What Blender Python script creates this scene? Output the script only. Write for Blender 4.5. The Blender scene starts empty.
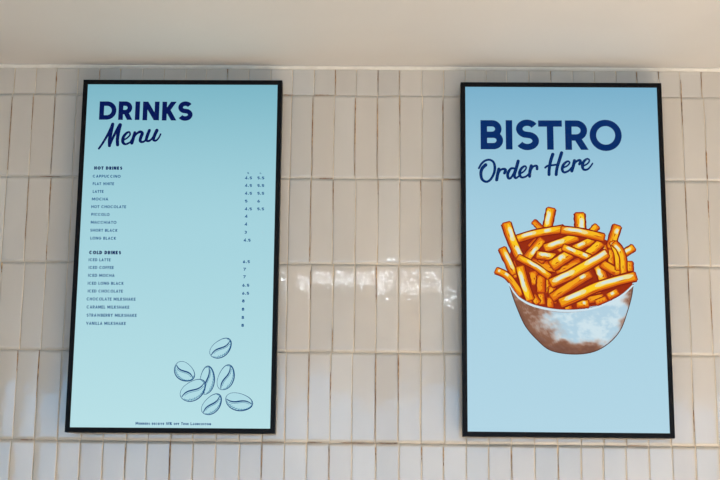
import bpy, bmesh, math, random
import numpy as np
from mathutils import Vector, Matrix, noise

C = bpy.context.scene
COL = C.collection
PI = math.pi
rnd = random.Random(7)

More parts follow.
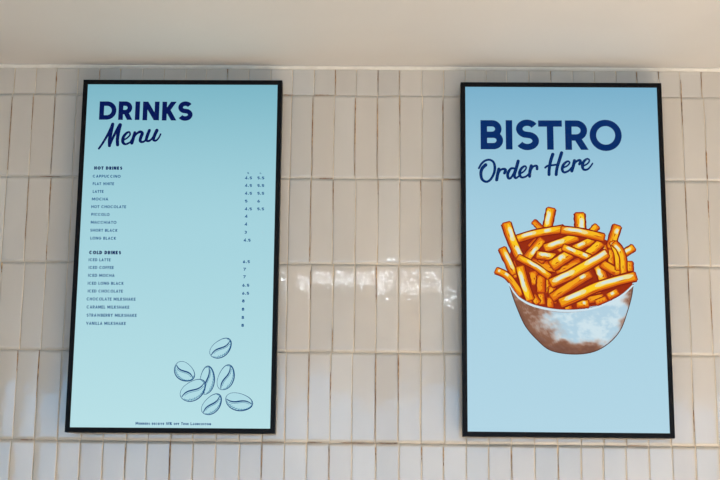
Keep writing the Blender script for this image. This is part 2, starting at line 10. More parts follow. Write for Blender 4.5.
# lettering and drawings shown by the two screens, in millimetres from the screen centre
DATA = {
'drinks': [('D',(-230.7,374.0),(-182.9,374.2),(-233.3,427.3),13.14),('R',(-177.0,373.6),(-136.4,373.8),(-179.5,427.5),13.14),('I',(-129.7,373.5),(-118.0,373.5),(-132.0,427.4),13.14),('N',(-109.0,372.7),(-62.9,372.9),(-111.3,427.1),13.14),('K',(-54.8,372.3),(-12.3,372.5),(-56.9,427.0),13.14),('S',(-10.9,371.6),(30.7,371.8),(-12.9,428.1),13.14)],
'bistro': [('B',(-224.9,296.5),(-162.8,296.9),(-224.1,380.3),18.17),('I',(-154.5,296.4),(-137.6,296.5),(-153.4,380.7),18.17),('S',(-128.0,294.5),(-63.5,294.9),(-126.7,382.6),18.17),('T',(-65.1,296.3),(0.5,296.7),(-63.6,380.6),18.17),('R',(9.0,296.2),(73.8,296.6),(10.9,381.0),18.17),('O',(76.5,293.4),(165.1,293.9),(78.8,383.1),18.17)],
'menu': [[(-226.7,290.4,5.81),(-216.1,307.3,6.3),(-203.6,331.2,7.27),(-194.7,350.8,9.2),(-191.4,361.2,9.2)],[(-191.4,361.2,9.2),(-195.0,339.9,10.17),(-198.1,316.1,9.69),(-197.5,298.8,8.72)],[(-197.5,298.8,7.27),(-191.4,316.1,7.27),(-180.0,342.1,8.24),(-170.7,359.1,10.66)],[(-170.7,359.1,10.66),(-174.1,340.0,10.17),(-176.2,318.3,9.69),(-175.0,301.4,9.2)],[(-158.9,315.8,5.33),(-149.8,321.0,4.84),(-141.8,330.4,4.84),(-144.3,338.4,5.33),(-152.5,334.7,7.27),(-160.3,322.7,8.72),(-160.8,309.7,8.72),(-153.2,303.3,6.3),(-140.9,308.7,5.33),(-136.9,313.1,4.84)],[(-139.5,309.8,5.33),(-133.7,320.6,5.81)],[(-128.6,336.9,8.24),(-132.1,321.7,9.2),(-135.6,306.6,9.2)],[(-133.8,314.1,5.33),(-125.8,331.1,5.81),(-114.6,339.1,8.24),(-107.8,334.8,9.2),(-111.4,322.9,9.2),(-112.5,313.1,8.24),(-105.7,309.9,6.3),(-96.4,317.5,6.3),(-88.6,341.4,8.24)],[(-88.2,343.6,8.72),(-93.3,328.4,9.2),(-95.5,316.0,8.24),(-88.4,313.0,6.3),(-78.4,321.9,5.81),(-68.7,341.5,8.24)],[(-67.3,343.7,9.69),(-73.4,328.5,9.2),(-75.4,317.0,8.24),(-69.1,314.0,5.81),(-61.6,321.4,4.84),(-56.4,332.9,4.84)]],
'order': [[(-230.4,242.4,5.76),(-223.0,255.2,6.24),(-212.6,264.3,6.24),(-200.2,266.5,6.24),(-189.9,259.7,6.72),(-186.4,244.8,7.68),(-189.3,227.7,7.2),(-198.7,210.6,6.72),(-210.1,204.1,6.72),(-221.4,210.5,7.68),(-225.0,225.3,8.64),(-222.1,240.3,9.12),(-211.7,252.1,10.08)],[(-175.3,240.1,9.6),(-179.0,225.6,9.12),(-181.8,209.6,9.12)],[(-179.6,221.4,5.28),(-171.6,236.8,5.76),(-162.3,240.7,7.2),(-157.2,237.5,8.64),(-160.2,228.9,8.16)],[(-132.6,242.5,6.24),(-142.3,241.8,6.72),(-150.8,228.4,8.64),(-149.9,215.6,7.68),(-143.3,215.2,6.24),(-135.3,227.6,5.76),(-130.2,240.8,5.76)],[(-122.0,263.3,9.12),(-127.5,243.0,9.12),(-132.9,223.8,8.64),(-129.3,214.9,6.24),(-117.9,222.8,5.28)],[(-118.8,226.4,5.28),(-106.8,234.2,4.8),(-100.0,244.2,4.8),(-104.5,249.1,5.76),(-114.1,241.4,7.68),(-118.8,228.1,8.64),(-113.8,217.5,6.72),(-102.1,219.3,5.76),(-92.0,228.3,5.28)],[(-86.1,250.1,9.12),(-89.9,234.7,9.12),(-91.3,219.8,8.16)],[(-90.3,231.5,5.28),(-81.4,247.5,5.76),(-71.4,249.7,7.2),(-70.4,241.2,7.68)],[(-26.4,283.2,9.6),(-33.0,262.8,9.12),(-37.1,239.3,8.64),(-37.8,225.4,8.64)],[(-1.9,287.6,9.6),(-8.5,267.2,9.12),(-15.6,243.7,8.64),(-18.3,225.5,8.64)],[(-47.8,245.2,5.76),(-40.4,250.4,6.24),(-24.9,252.6,5.76),(-11.5,254.8,5.76)],[(-0.4,244.2,5.28),(13.2,251.1,4.8),(19.6,259.9,4.8),(13.5,263.5,5.76),(3.0,254.5,7.68),(-1.4,241.6,8.16),(3.5,232.1,6.72),(15.9,236.4,5.76),(24.4,245.6,5.28)],[(33.0,265.8,8.64),(29.3,250.3,9.12),(24.9,235.8,8.64)],[(26.7,245.0,5.28),(35.8,261.1,5.76),(45.8,266.9,7.2),(49.4,263.7,8.16),(46.4,255.8,7.68)],[(56.1,250.1,5.28),(68.7,257.4,4.8),(74.0,266.0,4.8),(69.0,271.1,5.28),(59.6,264.4,7.68),(54.5,252.6,8.64),(57.3,240.9,7.2),(68.2,241.0,5.76),(77.7,250.6,4.8),(82.5,258.1,4.32)]],
'rows': [('HOT DRINKS', (-237.0, 230.1), (-159.0, 230.0), 9.31, 3.01), ('CAPPUCCINO', (-239.8, 207.4), (-162.4, 207.3), 7.94, 1.7), ('FLAT WHITE', (-238.7, 186.0), (-180.0, 185.9), 7.94, 1.7), ('LATTE', (-237.6, 164.0), (-207.8, 164.0), 7.94, 1.7), ('MOCHA', (-238.8, 142.5), (-193.7, 142.5), 7.94, 1.7), ('HOT CHOCOLATE', (-239.4, 120.9), (-143.6, 120.8), 7.94, 1.7), ('PICCOLO', (-238.3, 99.1), (-188.1, 99.0), 7.94, 1.7), ('MACCHIATO', (-238.5, 76.9), (-168.1, 76.8), 7.94, 1.7), ('SHORT BLACK', (-238.8, 54.5), (-164.0, 54.4), 7.94, 1.7), ('LONG BLACK', (-237.7, 32.4), (-167.1, 32.3), 7.94, 1.7), ('COLD DRINKS', (-238.9, -8.3), (-151.6, -8.4), 9.58, 3.01), ('ICED LATTE', (-239.3, -27.8), (-179.4, -27.9), 7.94, 1.7), ('ICED COFFEE', (-238.2, -49.2), (-169.9, -49.2), 7.94, 1.7), ('ICED MOCHA', (-238.8, -71.0), (-166.4, -71.1), 7.94, 1.7), ('ICED LONG BLACK', (-238.5, -92.7), (-140.6, -92.8), 7.94, 1.7), ('ICED CHOCOLATE', (-237.4, -114.2), (-142.1, -114.2), 7.94, 1.7), ('CHOCOLATE MILKSHAKE', (-239.3, -136.2), (-106.4, -136.2), 8.21, 1.7), ('CARAMEL MILKSHAKE', (-238.2, -158.1), (-122.5, -158.2), 8.21, 1.7), ('STRAWBERRY MILKSHAKE', (-237.0, -180.5), (-101.5, -180.5), 8.21, 1.7), ('VANILLA MILKSHAKE', (-237.2, -202.6), (-130.0, -202.6), 8.21, 1.7)],
'prices': [('S', (187.8, 219.6), (192.5, 219.6), 5.2, 1.09), ('L', (222.7, 219.7), (226.8, 219.7), 5.2, 1.09), ('4.5', (181.9, 204.2), (201.2, 204.2), 7.94, 1.92), ('5.5', (216.1, 204.4), (234.9, 204.3), 7.94, 1.92), ('4.5', (182.3, 182.6), (201.7, 182.6), 7.94, 1.92), ('5.5', (216.5, 182.8), (235.3, 182.7), 7.94, 1.92), ('4.5', (182.8, 160.5), (202.1, 160.5), 7.94, 1.92), ('5.5', (217.0, 160.7), (235.7, 160.6), 7.94, 1.92), ('5', (183.3, 138.4), (190.4, 138.4), 7.94, 1.92), ('6', (217.4, 138.6), (224.5, 138.6), 7.94, 1.92), ('4.5', (183.7, 116.5), (203.0, 116.4), 7.94, 1.92), ('5.5', (217.8, 116.6), (236.5, 116.6), 7.94, 1.92), ('4', (184.4, 95.6), (191.6, 95.6), 7.94, 1.92), ('4', (184.2, 73.4), (191.3, 73.4), 7.94, 1.92), ('3', (183.7, 51.0), (190.8, 51.0), 7.94, 1.92), ('4.5', (182.6, 28.7), (201.7, 28.7), 7.94, 1.92), ('6.5', (182.2, -31.0), (201.3, -31.0), 7.94, 1.92), ('7', (183.9, -51.8), (191.0, -51.8), 7.94, 1.92), ('7', (183.9, -72.8), (191.0, -72.8), 7.94, 1.92), ('6.5', (182.3, -96.1), (201.3, -96.1), 7.94, 1.92), ('6.5', (182.4, -118.1), (201.3, -118.1), 7.94, 1.92), ('8', (182.6, -138.9), (189.7, -139.0), 7.94, 1.92), ('8', (182.4, -161.4), (189.5, -161.4), 7.94, 1.92), ('8', (182.5, -184.0), (189.5, -184.0), 7.94, 1.92), ('8', (182.5, -205.4), (189.5, -205.4), 7.94, 1.92)],
'footer': [('Members receive 10% off True Launceston', (-92.0, -469.0), (108.9, -469.2), 7.12, 1.7)],
